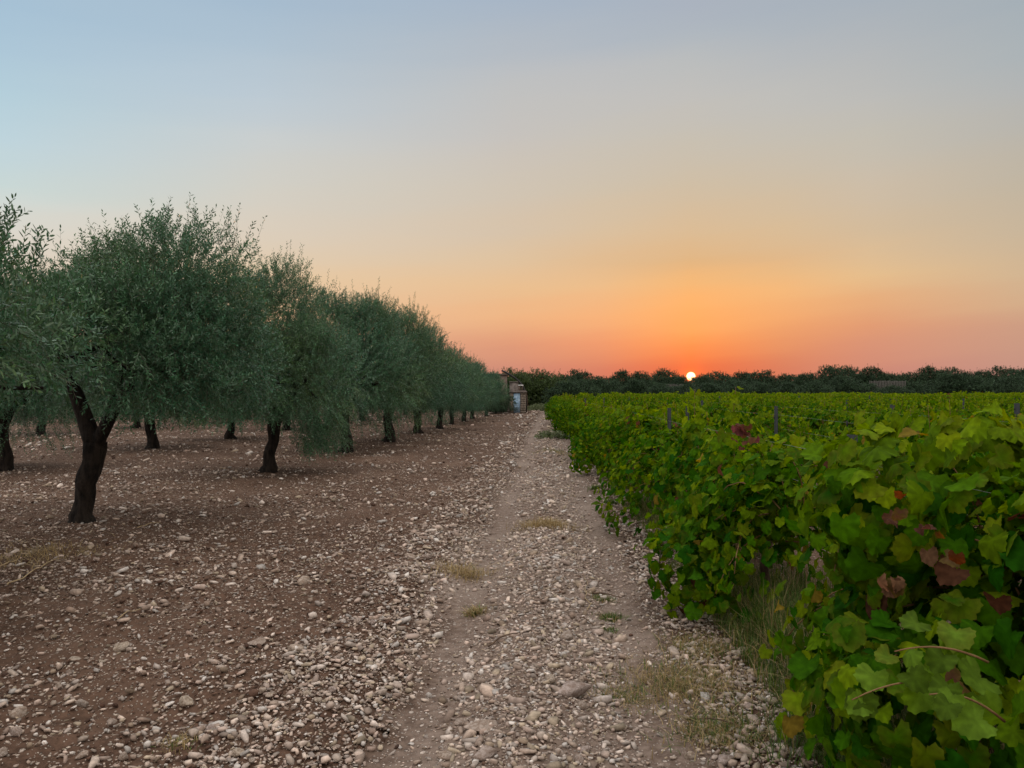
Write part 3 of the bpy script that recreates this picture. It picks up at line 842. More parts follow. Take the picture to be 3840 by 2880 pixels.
def row_x(j, y): return VROW0+j*VGAP+VSLOPE*y
nearest = put_vine(V_NEAR, 1.95, 3.15, 'nearest grapevine with big leaves, filling the lower right corner', sz=1.07)
put_vine(V_SIDE, 2.12, 1.75, 'grapevine at the right edge of the picture, nearer than all the others')
put_vine(V_SECOND, 1.9, 5.75, 'grapevine spilling low onto the track edge just past the grassy gap')
put_vine(V_SHOOT, 2.0, 7.45, 'front row grapevine with two tall shoots sticking up against the dark trees')
y = 8.95; k = 0
FL = ORD[4:]
while y < 58:
    x = row_x(0, y)+random.uniform(-.13, .09)
    if k < 8: lab, gr = FL[k]+' grapevine from the camera in the row along the track', None
    else: lab, gr = 'grapevine at the far end of the row along the track', 'grapevines at the far end of the front row'
    put_vine(FRONTV[random.randrange(5)], x, y, lab, gr, (-VSLOPE if random.random() < .5 else math.pi-VSLOPE), random.uniform(.86, 1.16), random.uniform(.84, 1.04))
    y += 1.5+random.uniform(-.08, .08); k += 1

spots = []
for j in range(1, 40):
    yy = 1.0+random.random()
    while yy < 84:
        x = row_x(j, yy)+random.uniform(-.08, .08)
        if x < .70*yy+1.0 and yy > 2.6: spots.append((math.hypot(x, yy), x, yy, j))
        yy += 1.55
spots.sort()
n_ind = 262
gl = {1: ('grapevine in the second row from the track', 'grapevines in the second row'), 2: ('grapevine in the third row from the track', 'grapevines in the third row'),
      3: ('grapevine in the fourth row from the track', 'grapevines in the fourth row')}
for d, x, yy, j in spots[:n_ind]:
    lab, gr = gl.get(j, ('grapevine in the rows farther right than the fourth from the track', 'grapevines in the farther rows'))
    put_vine(OTHERV[random.randrange(5)], x, yy, lab, gr, (-VSLOPE if random.random() < .5 else math.pi-VSLOPE), random.uniform(.9, 1.12), random.uniform(.82, 1.1))

def far_vines(spots):
    r = np.random.default_rng(9)
    A = np.array([(x, y) for _, x, y, _ in spots]); n = len(A); per = 95
    c = np.repeat(A, per, 0); m = len(c)
    px = r.normal(0, .3, m); pyy = r.uniform(-.85, .85, m)
    bump = np.repeat(r.normal(0, .09, n), per)
    top = 1.27+bump+.12*r.random(m)**4
    z = top-np.abs(r.normal(0, .38, m))*1.0-.35*px*px
    z = np.maximum(z, .2)
    q = np.stack([c[:, 0]+px, c[:, 1]+pyy, z], -1)
    nr = np.stack([px*1.5, r.normal(0, .4, m)-.2, .6+0*px], -1)+r.normal(0, .5, (m, 3))
    v, f, t = leaves_mesh(r, q, nr, np.stack([r.normal(0, .6, m), r.normal(0, .6, m), -np.ones(m)], -1), r.uniform(.15, .27, m), vine_tint(r, m, .006, q[:, 2]), n=8)
    o = obj('vineyard', mesh_np('vineyard', v, f, M_VINE, t))
    tag(o, 'distant green vineyard rows merging into one leafy mass', 'vineyard', kind='stuff')
far_vines(spots[n_ind:])

# single autumn-coloured clusters
def leaf_cluster(pts, spread, n, cols, size, seed, parent):
    r = np.random.default_rng(seed)
    q = np.array(pts)[r.integers(0, len(pts), n)]+r.normal(0, spread, (n, 3))
    t = np.array(cols)[r.integers(0, len(cols), n)]*r.uniform(.7, 1.3, (n, 1))
    v, f, tt = leaves_mesh(r, q, r.normal(0, 1, (n, 3))+np.array([-.3, -1.0, .2]), np.stack([r.normal(0, .4, n), r.normal(0, .4, n), -np.ones(n)], -1), size*r.uniform(.6, 1.1, n), t)
    me = mesh_np('withered_leaves', v, f, M_VINE, tt)
    o = obj('withered_leaves', me)
    o.parent = parent; o.matrix_parent_inverse = parent.matrix_basis.inverted()
    o['label'] = 'cluster of red and brown withered leaves'
    return o
bpy.context.view_layer.update()
leaf_cluster([at(3370, 1905, 2.55), at(3335, 1955, 2.5), at(3480, 1990, 2.55)], .035, 9, [(.075, .035, .02), (.06, .028, .018), (.10, .035, .012)], .06, 1, nearest)
leaf_cluster([at(3330, 2180, 2.5), at(3520, 2090, 2.6)], .03, 7, [(.12, .065, .035), (.09, .05, .028)], .07, 2, nearest)
def young_shoot(pa, pb, n, size, seed, parent, label):
    r = np.random.default_rng(seed)
    mid = (np.array(pa)+np.array(pb))/2+np.array([0, 0, .05])
    p = bez(pa, mid, pb, 9)
    mb = MB(); mb.tube(p, np.linspace(.004, .0018, 9), 5)
    c = obj('shoot', mb.mesh('shoot', M_CANE, True, False)); c.parent = parent; c.matrix_parent_inverse = parent.matrix_basis.inverted()
    tt = np.linspace(.12, 1, n); q = np.stack([np.interp(tt, np.linspace(0, 1, 9), p[:, k]) for k in range(3)], -1)+r.normal(0, .03, (n, 3))
    t = np.array([.075, .135, .012])*r.uniform(.6, 1.4, (n, 1))
    v, f, t2 = leaves_mesh(r, q, r.normal(0, .35, (n, 3))+np.array([-.2, -.75, .6]), np.stack([r.normal(-.5, .3, n), r.normal(-.2, .3, n), r.normal(-.6, .3, n)], -1), size*r.uniform(.75, 1.15, n)*(1.1-.35*tt), t)
    o = obj('young_leaves', mesh_np('young_leaves', v, f, M_VINE, t2), c); o.matrix_world = c.matrix_world
    o['label'] = label
young_shoot(at(3560, 2560, 2.25), at(3190, 2620, 2.1), 8, .105, 5, nearest, 'pale fresh leaves on a shoot reaching over the grass')
young_shoot(at(3700, 2480, 2.1), at(3350, 2440, 2.05), 7, .1, 6, nearest, 'pale fresh leaves above the lower pale shoot')
young_shoot(at(3760, 2700, 2.0), at(3480, 2600, 1.95), 6, .105, 7, nearest, 'pale fresh leaves close to the right edge')
second = [o for o in COL.objects if o.name.startswith('grapevine') and o.parent is None and abs(o.location.y-5.75) < .01][0]
leaf_cluster([at(2790, 1612, 5.0), at(2770, 1630, 5.0), at(2800, 1645, 4.95)], 0.03, 22, [(.10, .032, .03), (.085, .035, .025)], .06, 3, second)

# posts and wires
def metal_mat(name, c, rough=.5, metal=.6):
    m = rough_mat(name, [x*.75 for x in c], c, 14, .15, 60, rough)
    m.node_tree.nodes['Principled BSDF'].inputs['Metallic'].default_value = metal
    return m
M_POST = metal_mat('galvanised_steel', (.02, .024, .026), .7, .0)
M_WIRE = metal_mat('wire_steel', (.25, .25, .23), .5, .5)
def post_mesh(w=.045, h=1.38):
    mb = MB()
    mb.box(-w/2, w/2, -w*.35, -w*.25, -.3, h); mb.box(-w/2, -w*.38, -w*.25, w*.35, -.3, h); mb.box(w*.38, w/2, -w*.25, w*.35, -.3, h)
    for z in (.6, .9, 1.2, 1.42): mb.box(-w*.62, -w*.5, -w*.2, w*.2, z, z+.03); mb.box(w*.5, w*.62, -w*.2, w*.2, z, z+.03)
    return mb.mesh('trellis_post', M_POST, tint=False)
PM = post_mesh(); PM2 = post_mesh(.09, 1.34)
def post(x, y, label, group=None, me=PM, lean=0):
    o = obj('trellis_post', me, None, (x, y, float(H(x, y))), random.uniform(-.2, .2)); o.rotation_euler[1] = lean
    return tag(o, label, 'post', group)
post(at(3195, 1600, 3.95)[0], 3.95, 'dark metal trellis post half hidden among the leaves of the nearest vine')
post(row_x(0, 10.2), 10.2, 'metal trellis post in the row along the track just behind the tall vine shoots')
post(at(2577, 1520, 11.5)[0], 11.5, 'grey trellis post showing just below the left tall vine shoot')
post(at(2910, 1525, 11.0)[0], 11.0, 'grey trellis post standing up behind the red leaf cluster')
post(at(2256, 1516, 26)[0], 26, 'pale grey trellis post with a loose wire end above the front vines', lean=.06)
post(at(2195, 1530, 24)[0], 24, 'thin dark trellis post left of the pale one with the loose wire end')
post(at(3348, 1524, 15)[0], 15, 'wide pale blue-grey post above the vines at right', me=PM2)
post(at(3813, 1533, 17)[0], 17, 'grey post above the vines close to the right edge', me=PM2)
for j in range(1, 9, 2):
    yy = 17.0+j*1.1
    while yy < 46:
        x = row_x(j, yy)
        if x < .68*yy and not (j == 0 and yy < 20): post(x, yy, 'trellis post barely showing among the vine rows', 'trellis posts in the vine rows')
        yy += 14
def wire(j, z, y0, y1, label, sag=.02):
    yy = np.linspace(y0, y1, 30)
    pts = np.stack([row_x(j, yy)+.02*np.sin(yy*.6+z*9), yy, z-sag*(1-np.cos(yy*2*math.pi/6))/2], -1)
    mb = MB(); mb.tube(pts, 0.0013, 5)
    tag(obj('trellis_wire', mb.mesh('trellis_wire', M_WIRE, True, False)), label, 'wire', 'trellis wires of the vine rows')
for z, nm in ((.62, 'low'), (1.0, 'middle'), (1.22, 'top')):
    wire(0, z, 1.2, 58, nm+' trellis wire of the row along the track')
    wire(1, z, 2.5, 58, nm+' trellis wire of the second vine row')
    wire(2, z, 4.0, 58, nm+' trellis wire of the third vine row')

# ------------------------------------------------------------------ grass and weeds
def blades(r, P, hgt, wid, tint, lean=.5):
    n = len(P)
    a = r.uniform(0, 6.28, n); d = np.stack([np.cos(a), np.sin(a), np.zeros(n)], -1); sd = np.stack([-np.sin(a), np.cos(a), np.zeros(n)], -1)
    l = np.abs(r.normal(0, lean, n))[:, None]
    rows = []
    for t, w in ((0, 1.0), (.4, .8), (.75, .5), (1.0, .08)):
        c = P+np.array([0, 0, 1.])*(hgt*t*(1-.25*t*np.minimum(l[:, 0], 1.5)))[:, None]+d*l*(hgt*t*t)[:, None]
        rows += [c-sd*(wid*w)[:, None], c+sd*(wid*w)[:, None]]
    v = np.stack(rows, 1).reshape(-1, 3)
    i = np.arange(n)*8
    q = np.vstack([np.stack([i+2*k, i+2*k+1, i+2*k+3, i+2*k+2], -1) for k in range(3)])
    return v, q, np.repeat(tint, 8, 0)
GREEN = np.array([(.07, .12, .022), (.10, .15, .03), (.05, .095, .02)]); STRAW = np.array([(.33, .25, .12), (.27, .2, .09), (.4, .31, .16)])
def grass_tints(r, n, dry):
    t = np.where((r.random(n) < dry)[:, None], STRAW[r.integers(0, 3, n)], GREEN[r.integers(0, 3, n)])
    return t*r.uniform(.7, 1.25, (n, 1))
def under_vines():
    r = np.random.default_rng(77)
    n = 70000
    y = 1.2+16*r.random(n)**1.8
    x = row_x(0, y)-.55+np.abs(r.normal(0, .7, n))
    k = vnoise(x*1.6, y*1.6, seed=91)+.35*(y < 4)+1.2*np.exp(-((y-4.6)/.7)**2)*(x < 2.1)
    ok = (k > -.1)
    x = x[ok]; y = y[ok]
    n = len(x)
    P = np.stack([x, y, H(x, y)-.01], -1)
    h = r.uniform(.06, .26, n)*(1+.9*np.exp(-((y-4.7)/.6)**2))*np.where(x < row_x(0, y)-.4, .45, 1)
    v, q, t = blades(r, P, h, r.uniform(.0015, .0032, n), grass_tints(r, n, .25), .7)
    tag(obj('grass', mesh_np('grass', v, q, M_GRASS, t)), 'green and straw-coloured grass growing under and between the vines', 'grass', kind='stuff')
under_vines()
def tuft(sx, sy, n, rad, h, dry, label, seed, lean=.9, group=None, squash=1.0):
    r = np.random.default_rng(seed)
    cx, cy = on_ground(sx, sy)
    dx = r.normal(0, rad, n); dy = r.normal(0, rad*squash, n)
    P = np.stack([dx, dy, H(cx+dx, cy+dy)-.005], -1)
    v, q, t = blades(r, P, r.uniform(.4, 1, n)*h, r.uniform(.001, .0022, n)*(1+.1*cy), grass_tints(r, n, dry), lean)
    tag(obj('grass_tuft', mesh_np('grass_tuft', v, q, M_GRASS, t), None, (cx, cy, 0)), label, 'grass tuft', group)
tuft(2050, 1985, 700, .17, .14, 1.0, 'golden dry grass clump lying across the middle of the track', 1, 1.6, None, .6)
tuft(1740, 2155, 420, .11, .13, .97, 'straw-coloured grass clump at the edge of the left wheel rut', 2, 1.2)
tuft(1780, 2290, 320, .035, .08, .8, 'small dry tuft at the top of the stony ridge', 3, 1.2)
tuft(2285, 2305, 420, .04, .06, .25, 'small green tuft on the right wheel rut by the second vine', 4, 1.1)
tuft(2260, 2238, 420, .04, .05, .3, 'low green sprout on the track below the second vine', 5, 1.1)
tuft(2285, 2355, 120, .03, .05, .2, 'tiny green sprout in the right wheel rut', 6, 1.1)
tuft(2330, 2600, 420, .08, .055, .55, 'yellow-green grass patch right of the biggest flat rock', 7, 1.3)
tuft(2560, 2560, 1700, .17, .085, .75, 'wide patch of dry grass at the right edge of the track', 8, 1.3)
tuft(2620, 2430, 900, .12, .075, .7, 'dry grass patch beside the large grey rock by the vines', 9, 1.3)
tuft(2700, 2740, 1100, .11, .08, .6, 'matted grass at the bottom right of the track below the vines', 10, 1.3)
tuft(3180, 2800, 1500, .16, .2, .12, 'lush green grass at the bottom edge below the nearest vine', 17, 1.0)
tuft(680, 2790, 110, .05, .06, .8, 'wispy tuft among the stones at lower left', 11, 1.2)
tuft(2390, 1760, 260, .15, .07, .35, 'green weed tuft at the vine foot far up the track', 12, 1.0)
tuft(2235, 1835, 260, .05, .12, .05, 'fresh green seedling beside the front vine row', 13, .8)
tuft(2290, 1890, 260, .045, .1, .05, 'second fresh green seedling nearer than the first beside the front row', 14, .8)
tuft(120, 2090, 600, .3, .1, 1.0, 'dry flattened straw near the left edge behind the pinkish rocks', 15, 2.5)
tuft(2100, 1700, 500, .35, .1, .55, 'grassy strip on the right shoulder far up the track', 16, 1.0)

def weed(sx, sy, n, R, h, label, seed, grey=False):
    r = np.random.default_rng(seed)
    x, y = on_ground(sx, sy)
    d = unit(np.stack([r.normal(0, 1, n), r.normal(0, 1, n), np.abs(r.normal(.7, .5, n))], -1))
    b = d*np.array([R, R, h])*(r.random((n, 1))**.5)*.8
    t = (np.array([.12, .15, .07]) if grey else np.array([.065, .11, .03]))*r.uniform(.7, 1.3, (n, 1))
    v, q, tt = sprig_mesh(r, b, d+np.array([0, 0, .3]), r.uniform(.1, .22, n), 8, .09, .035, t)
    v[:, 2] = np.maximum(v[:, 2], 0)
    o = obj('weed', mesh_np('weed', v, q, M_GREEN, tt), None, (x, y, float(H(x, y))-.01))
    tag(o, label, 'weed')
weed(2060, 1648, 130, .5, .2, 'low grey-green weed on the right shoulder of the track', 21, True)
weed(2110, 1642, 80, .35, .16, 'smaller weed right of the low grey-green weed by the front vines', 22)
weed(2030, 1540, 700, 1.4, .7, 'pale green shrub across the end of the track right of the pump house', 23, True)
weed(2075, 1538, 600, 1.3, .6, 'green shrub between the end of the track and the front vine row', 24)
weed(1995, 1538, 260, .8, .35, 'low weed clump at the foot of the pump house corner', 25)

M_TWIG = rough_mat('dead_wood', (.07, .045, .03), (.16, .11, .075), 12, .4, 60, .9)
M_STRAW = rough_mat('dead_stem', (.3, .22, .12), (.4, .31, .18), 12, .3, 60, .9)
def twig(p0, p1, rad, label, mat=M_TWIG, seed=0):
    r = np.random.default_rng(seed)
    a = np.array(on_ground(*p0)); b = np.array(on_ground(*p1))
    t = np.linspace(0, 1, 9)[:, None]
    q = a*(1-t)+b*t; q += r.normal(0, .012, q.shape)*np.linalg.norm(b-a)
    z = H(q[:, 0], q[:, 1])+.012+rad+.02*np.sin(t[:, 0]*3.1)
    c = q.mean(0)
    mb = MB(); mb.tube(np.stack([q[:, 0]-c[0], q[:, 1]-c[1], z], -1), np.linspace(rad, rad*.5, 9), 6, rough=.1)
    tag(obj('twig', mb.mesh('twig', mat, True, False), None, (c[0], c[1], 0)), label, 'twig')
twig((1830, 2440), (1950, 2405), .006, 'dark dry twig lying across the stony ridge', seed=1)
twig((2215, 2222), (2330, 2235), .006, 'dark twig on the right rut below the second vine', seed=2)
twig((2150, 2330), (2230, 2350), .005, 'short brown twig on the right flank of the ridge', seed=3)
twig((2205, 2290), (2200, 2160), .003, 'thin pale stem lying along the right rut', M_STRAW, 4)
twig((520, 1995), (610, 1970), .005, 'pale dry stem lying behind the forked olive trunk', M_STRAW, 5)
twig((20, 2210), (230, 2105), .006, 'long dry stalk lying near the left edge', M_STRAW, 6)
twig((0, 2130), (75, 2105), .006, 'short dry stalk at the left edge of the picture', M_STRAW, 7)
twig((450, 2345), (540, 2295), .004, 'thin dry stalk on the dark soil at left', M_STRAW, 8)
twig((2600, 2700), (2780, 2735), .005, 'dark dry twig in the grass right of the track', seed=9)

# ------------------------------------------------------------------ pump house and surroundings
M_BRICK = rough_mat('tufa_blocks', (.14, .115, .09), (.22, .18, .145), 5, .5, 30, .9)
M_RUBBLE = rough_mat('rubble_stone', (.10, .085, .075), (.26, .22, .19), 3, .9, 10, .95, dist=.05)
M_CONC = rough_mat('weathered_concrete', (.085, .072, .064), (.16, .135, .12), 4, .4, 25, .9)
M_PLASTER = rough_mat('pinkish_plaster', (.10, .075, .064), (.15, .112, .094), 2, .3, 15, .9)
M_DARK = rough_mat('dark_roof_edge', (.06, .045, .04), (.1, .075, .065), 4, .3, 20, .9)
M_WHITE = rough_mat('white_paint', (.62, .62, .62), (.78, .78, .78), 5, .1, 30, .6)
M_DOOR = rough_mat('blue_grey_door_paint', (.24, .38, .52), (.4, .54, .68), 6, .2, 20, .55, stretch=(1, 1, .6))
M_STAKE = rough_mat('weathered_stakes', (.05, .048, .042), (.085, .08, .07), 6, .3, 25, .9)
M_PIPE = rough_mat('black_pipe', (.012, .012, .013), (.03, .028, .027), 8, .1, 30, .5)
M_RUST = rough_mat('rusty_iron', (.05, .03, .022), (.1, .055, .035), 14, .3, 40, .8)
D = 55.6
px = D/F/3.75
hut = thing('pump_house', 'small stone pump house with a pale blue door at the end of the track', 'pump house', (.5, D, 0))
def hx(sx): return (sx-1920)*px-.5
mb = MB()
mb.box(hx(1951), hx(1973), 0, .25, -.1, 1.48, b=.015)                 # right pier
mb.box(hx(1912), hx(1925.5), 0, .25, -.1, 1.48, b=.015)               # left pier
mb.box(hx(1912), hx(1973), 1.15, 1.4, -.1, 1.48, b=.015)
mb.box(hx(1912), hx(1912)+.18, .253, 1.147, -.1, 1.48); mb.box(hx(1973)-.18, hx(1973), .253, 1.147, -.1, 1.48)
obj('wall', mb.mesh('wall', M_BRICK, tint=False), hut)
mb = MB()                                                            # block courses set proud of the pier
for k in range(9):
    z0 = .02+k*.162; xm = hx(1951.3)+(.16 if k % 2 else .27)
    mb.box(hx(1951.3), xm-.004, -.010-.002*(k % 3), -.002, z0, z0+.156, b=.004); mb.box(xm+.004, hx(1972.6), -.010-.002*((k+1) % 3), -.002, z0, z0+.156, b=.004)
obj('stone_facing', mb.mesh('stone_facing', M_BRICK, tint=False), hut)
mb = MB(); mb.box(hx(1926), hx(1950.5), .03, .06, .05, 1.46)
for k in range(1, 4): mb.box(hx(1926)+.1*k+.01, hx(1926)+.1*k+.022, .018, .029, .07, 1.44)
mb.box(hx(1926.5), hx(1950), .015, .028, .45, .5); mb.box(hx(1926.5), hx(1950), .015, .028, 1.1, 1.15)
dr = obj('door', mb.mesh('door', M_DOOR, tint=False), hut)
mb = MB(); mb.tube([(hx(1948), .028, .78), (hx(1948), -.03, .78), (hx(1948), -.03, .88), (hx(1948), .028, .88)], .008, 6)
obj('handle', mb.mesh('handle', M_RUST, True, False), dr)
mb = MB(); mb.box(hx(1908), hx(1977), -.12, 1.5, 1.483, 1.60, b=.03); mb.box(hx(1912), hx(1974), -.02, 1.42, 1.6, 1.67, b=.03)
rf = obj('roof', mb.mesh('roof', M_CONC, tint=False), hut)
mb = MB(); mb.box(hx(1944), hx(1951), .3, .55, 1.66, 2.0, b=.01); mb.box(hx(1953.5), hx(1955), .3, .45, 1.66, 2.0); mb.box(hx(1957), hx(1960.5), .3, .5, 1.66, 2.0, b=.01)
ch = obj('chimney', mb.mesh('chimney', M_PLASTER, tint=False), rf)
mb = MB(); mb.box(hx(1943), hx(1963), .22, .62, 2.0, 2.06, b=.01)
obj('cap', mb.mesh('cap', M_WHITE, tint=False), ch)

def rubble_wall(x0, x1, y0, y1, z1, label, seed):
    r = np.random.default_rng(seed)
    w = thing('stone_wall', label, 'wall', ((x0+x1)/2, y0, 0))
    mb = MB(); cx = (x0+x1)/2
    z = -.05
    while z < z1:
        h = r.uniform(.12, .2); x = x0
        while x < x1:
            l = r.uniform(.15, .34)
            mb.box(x-cx+.006, min(x+l, x1)-cx-.006, r.uniform(-.03, .02), y1-y0, z+.005, z+h-.005, b=.02)
            x += l
        z += h
    obj('stonework', mb.mesh('stonework', M_RUBBLE, tint=False), w)
    mb = MB(); mb.box(x0-cx+.02, x1-cx-.02, .05, y1-y0-.03, -.1, z-.03)
    obj('mortar_core', mb.mesh('mortar_core', M_CONC, tint=False), w)
rubble_wall(-1.5, -.17, 55.75, 56.1, 1.1, 'dark rubble stone wall joining the pump house on its left', 3)
tank = thing('water_tank', 'grey concrete water tank showing above the wall behind the pump house', 'water tank', (.15, 58.2, 0))
mb = MB(); mb.box(-.34, .34, 0, 1.0, -.1, 2.25, b=.04)
obj('tank_body', mb.mesh('tank_body', M_CONC, tint=False), tank)
mb = MB(); mb.box(-.38, .38, -.04, 1.04, 2.253, 2.33, b=.02)
obj('lid', mb.mesh('lid', M_CONC, tint=False), tank)
bd = thing('farm_building', 'flat-roofed pinkish farm building behind the last olive trees left of the pump house', 'building', (-1.9, 63, 0))
mb = MB(); mb.box(-2.4, 1.47, 0, 4.5, -.1, 2.88)
obj('wall', mb.mesh('wall', M_PLASTER, tint=False), bd)
mb = MB(); mb.box(-2.5, 1.53, -.08, 4.6, 2.884, 3.04, b=.02)
obj('roof', mb.mesh('roof', M_DARK, tint=False), bd)
mb = MB(); mb.box(.3, 1.1, -.03, -.003, .02, 2.0, b=.004)
obj('door', mb.mesh('door', M_RUST, tint=False), bd)
mb = MB(); mb.box(-1.4, -.5, -.03, -.003, 1.1, 2.0, b=.004)
wf = obj('window', mb.mesh('window', M_DARK, tint=False), bd)
mb = MB(); mb.box(-1.45, -.45, -.08, -.033, 1.02, 1.097, b=.004)
obj('sill', mb.mesh('sill', M_CONC, tint=False), wf)
pts = [(1.06, 57.15, -.1), (1.06, 57.15, 1.2)]+[at(a, b, 57.1) for a, b in ((1969, 1470), (1964, 1455), (1956, 1442), (1945, 1429), (1932, 1418), (1918, 1409), (1905, 1401), (1893, 1395), (1881, 1389))]
mb = MB(); mb.tube(pts, .07, 10)
tag(obj('filling_pipe', mb.mesh('filling_pipe', M_PIPE, True, False)), 'curved black pipe arching up and left over the pump house', 'pipe')
mb = MB(); mb.tube([(1.19, 55.35, -.03), (1.13, 55.5, .75), (1.06, 55.58, 1.47)], .02, 7)
tag(obj('iron_bar', mb.mesh('iron_bar', M_RUST, True, False)), 'rusty iron bar leaning against the right corner of the pump house', 'bar')

def pale_fence(sx0, sx1, ztop_px, d, label):
    x0 = at(sx0, 0, d)[0]; x1 = at(sx1, 0, d)[0]; zt = at(0, ztop_px, d)[2]
    t = thing('stake_fence', label, 'fence', ((x0+x1)/2, d, 0)); cx = (x0+x1)/2
    mb = MB(); n = int((x1-x0)/.2)
    for k in range(n+1):
        x = x0+(x1-x0)*k/n-cx
        mb.box(x-.05, x+.05, -.04, .04, -.1, zt+random.uniform(-.06, .04))
    obj('stakes', mb.mesh('stakes', M_STAKE, tint=False), t)
    mb = MB()
    for z in (zt-.25, zt-1.0): mb.box(x0-cx, x1-cx, .043, .09, z, z+.12)
    obj('rail', mb.mesh('rail', M_STAKE, tint=False), t)
pale_fence(3262, 3395, 1428, 101, 'pale stake fence showing in a gap of the far tree line at right')
pale_fence(2495, 2560, 1440, 100, 'pale stake fence among the dark trees just left below the sun')

# ------------------------------------------------------------------ sky
SUN_AZ = math.radians(13.1); SUN_EL = math.radians(1.08)
sun_dir = Vector((math.sin(SUN_AZ)*math.cos(SUN_EL), math.cos(SUN_AZ)*math.cos(SUN_EL), math.sin(SUN_EL)))
world = bpy.data.worlds.new('World'); scene.world = world; world.use_nodes = True
nt = world.node_tree; nt.nodes.clear(); L = nt.links
out = N(nt, 'ShaderNodeOutputWorld'); bg = N(nt, 'ShaderNodeBackground')
L.new(bg.outputs[0], out.inputs[0])
tc = N(nt, 'ShaderNodeTexCoord'); D_ = tc.outputs['Generated']
sep = N(nt, 'ShaderNodeSeparateXYZ'); L.new(D_, sep.inputs[0])
el = math_n(nt, 'DEGREES', math_n(nt, 'ARCSINE', sep.outputs[2]))
az = math_n(nt, 'DEGREES', math_n(nt, 'ARCTAN2', sep.outputs[0], sep.outputs[1]))
# thin layered veils: noise stretched along the horizon
cmb = N(nt, 'ShaderNodeCombineXYZ'); L.new(math_n(nt, 'MULTIPLY', az, .03), cmb.inputs[0]); L.new(math_n(nt, 'MULTIPLY_ADD', az, -.03, math_n(nt, 'MULTIPLY', el, .33)), cmb.inputs[1])
sn = N(nt, 'ShaderNodeTexNoise', ins={'Scale': 1.0, 'Detail': 4.0, 'Roughness': .55}); L.new(cmb.outputs[0], sn.inputs['Vector'])
veil = math_n(nt, 'SUBTRACT', sn.outputs[0], .5)
el = math_n(nt, 'MULTIPLY_ADD', veil, math_n(nt, 'MULTIPLY_ADD', el, .16, .8) if False else 2.4, el)
pos = math_n(nt, 'DIVIDE', el, 60.0)

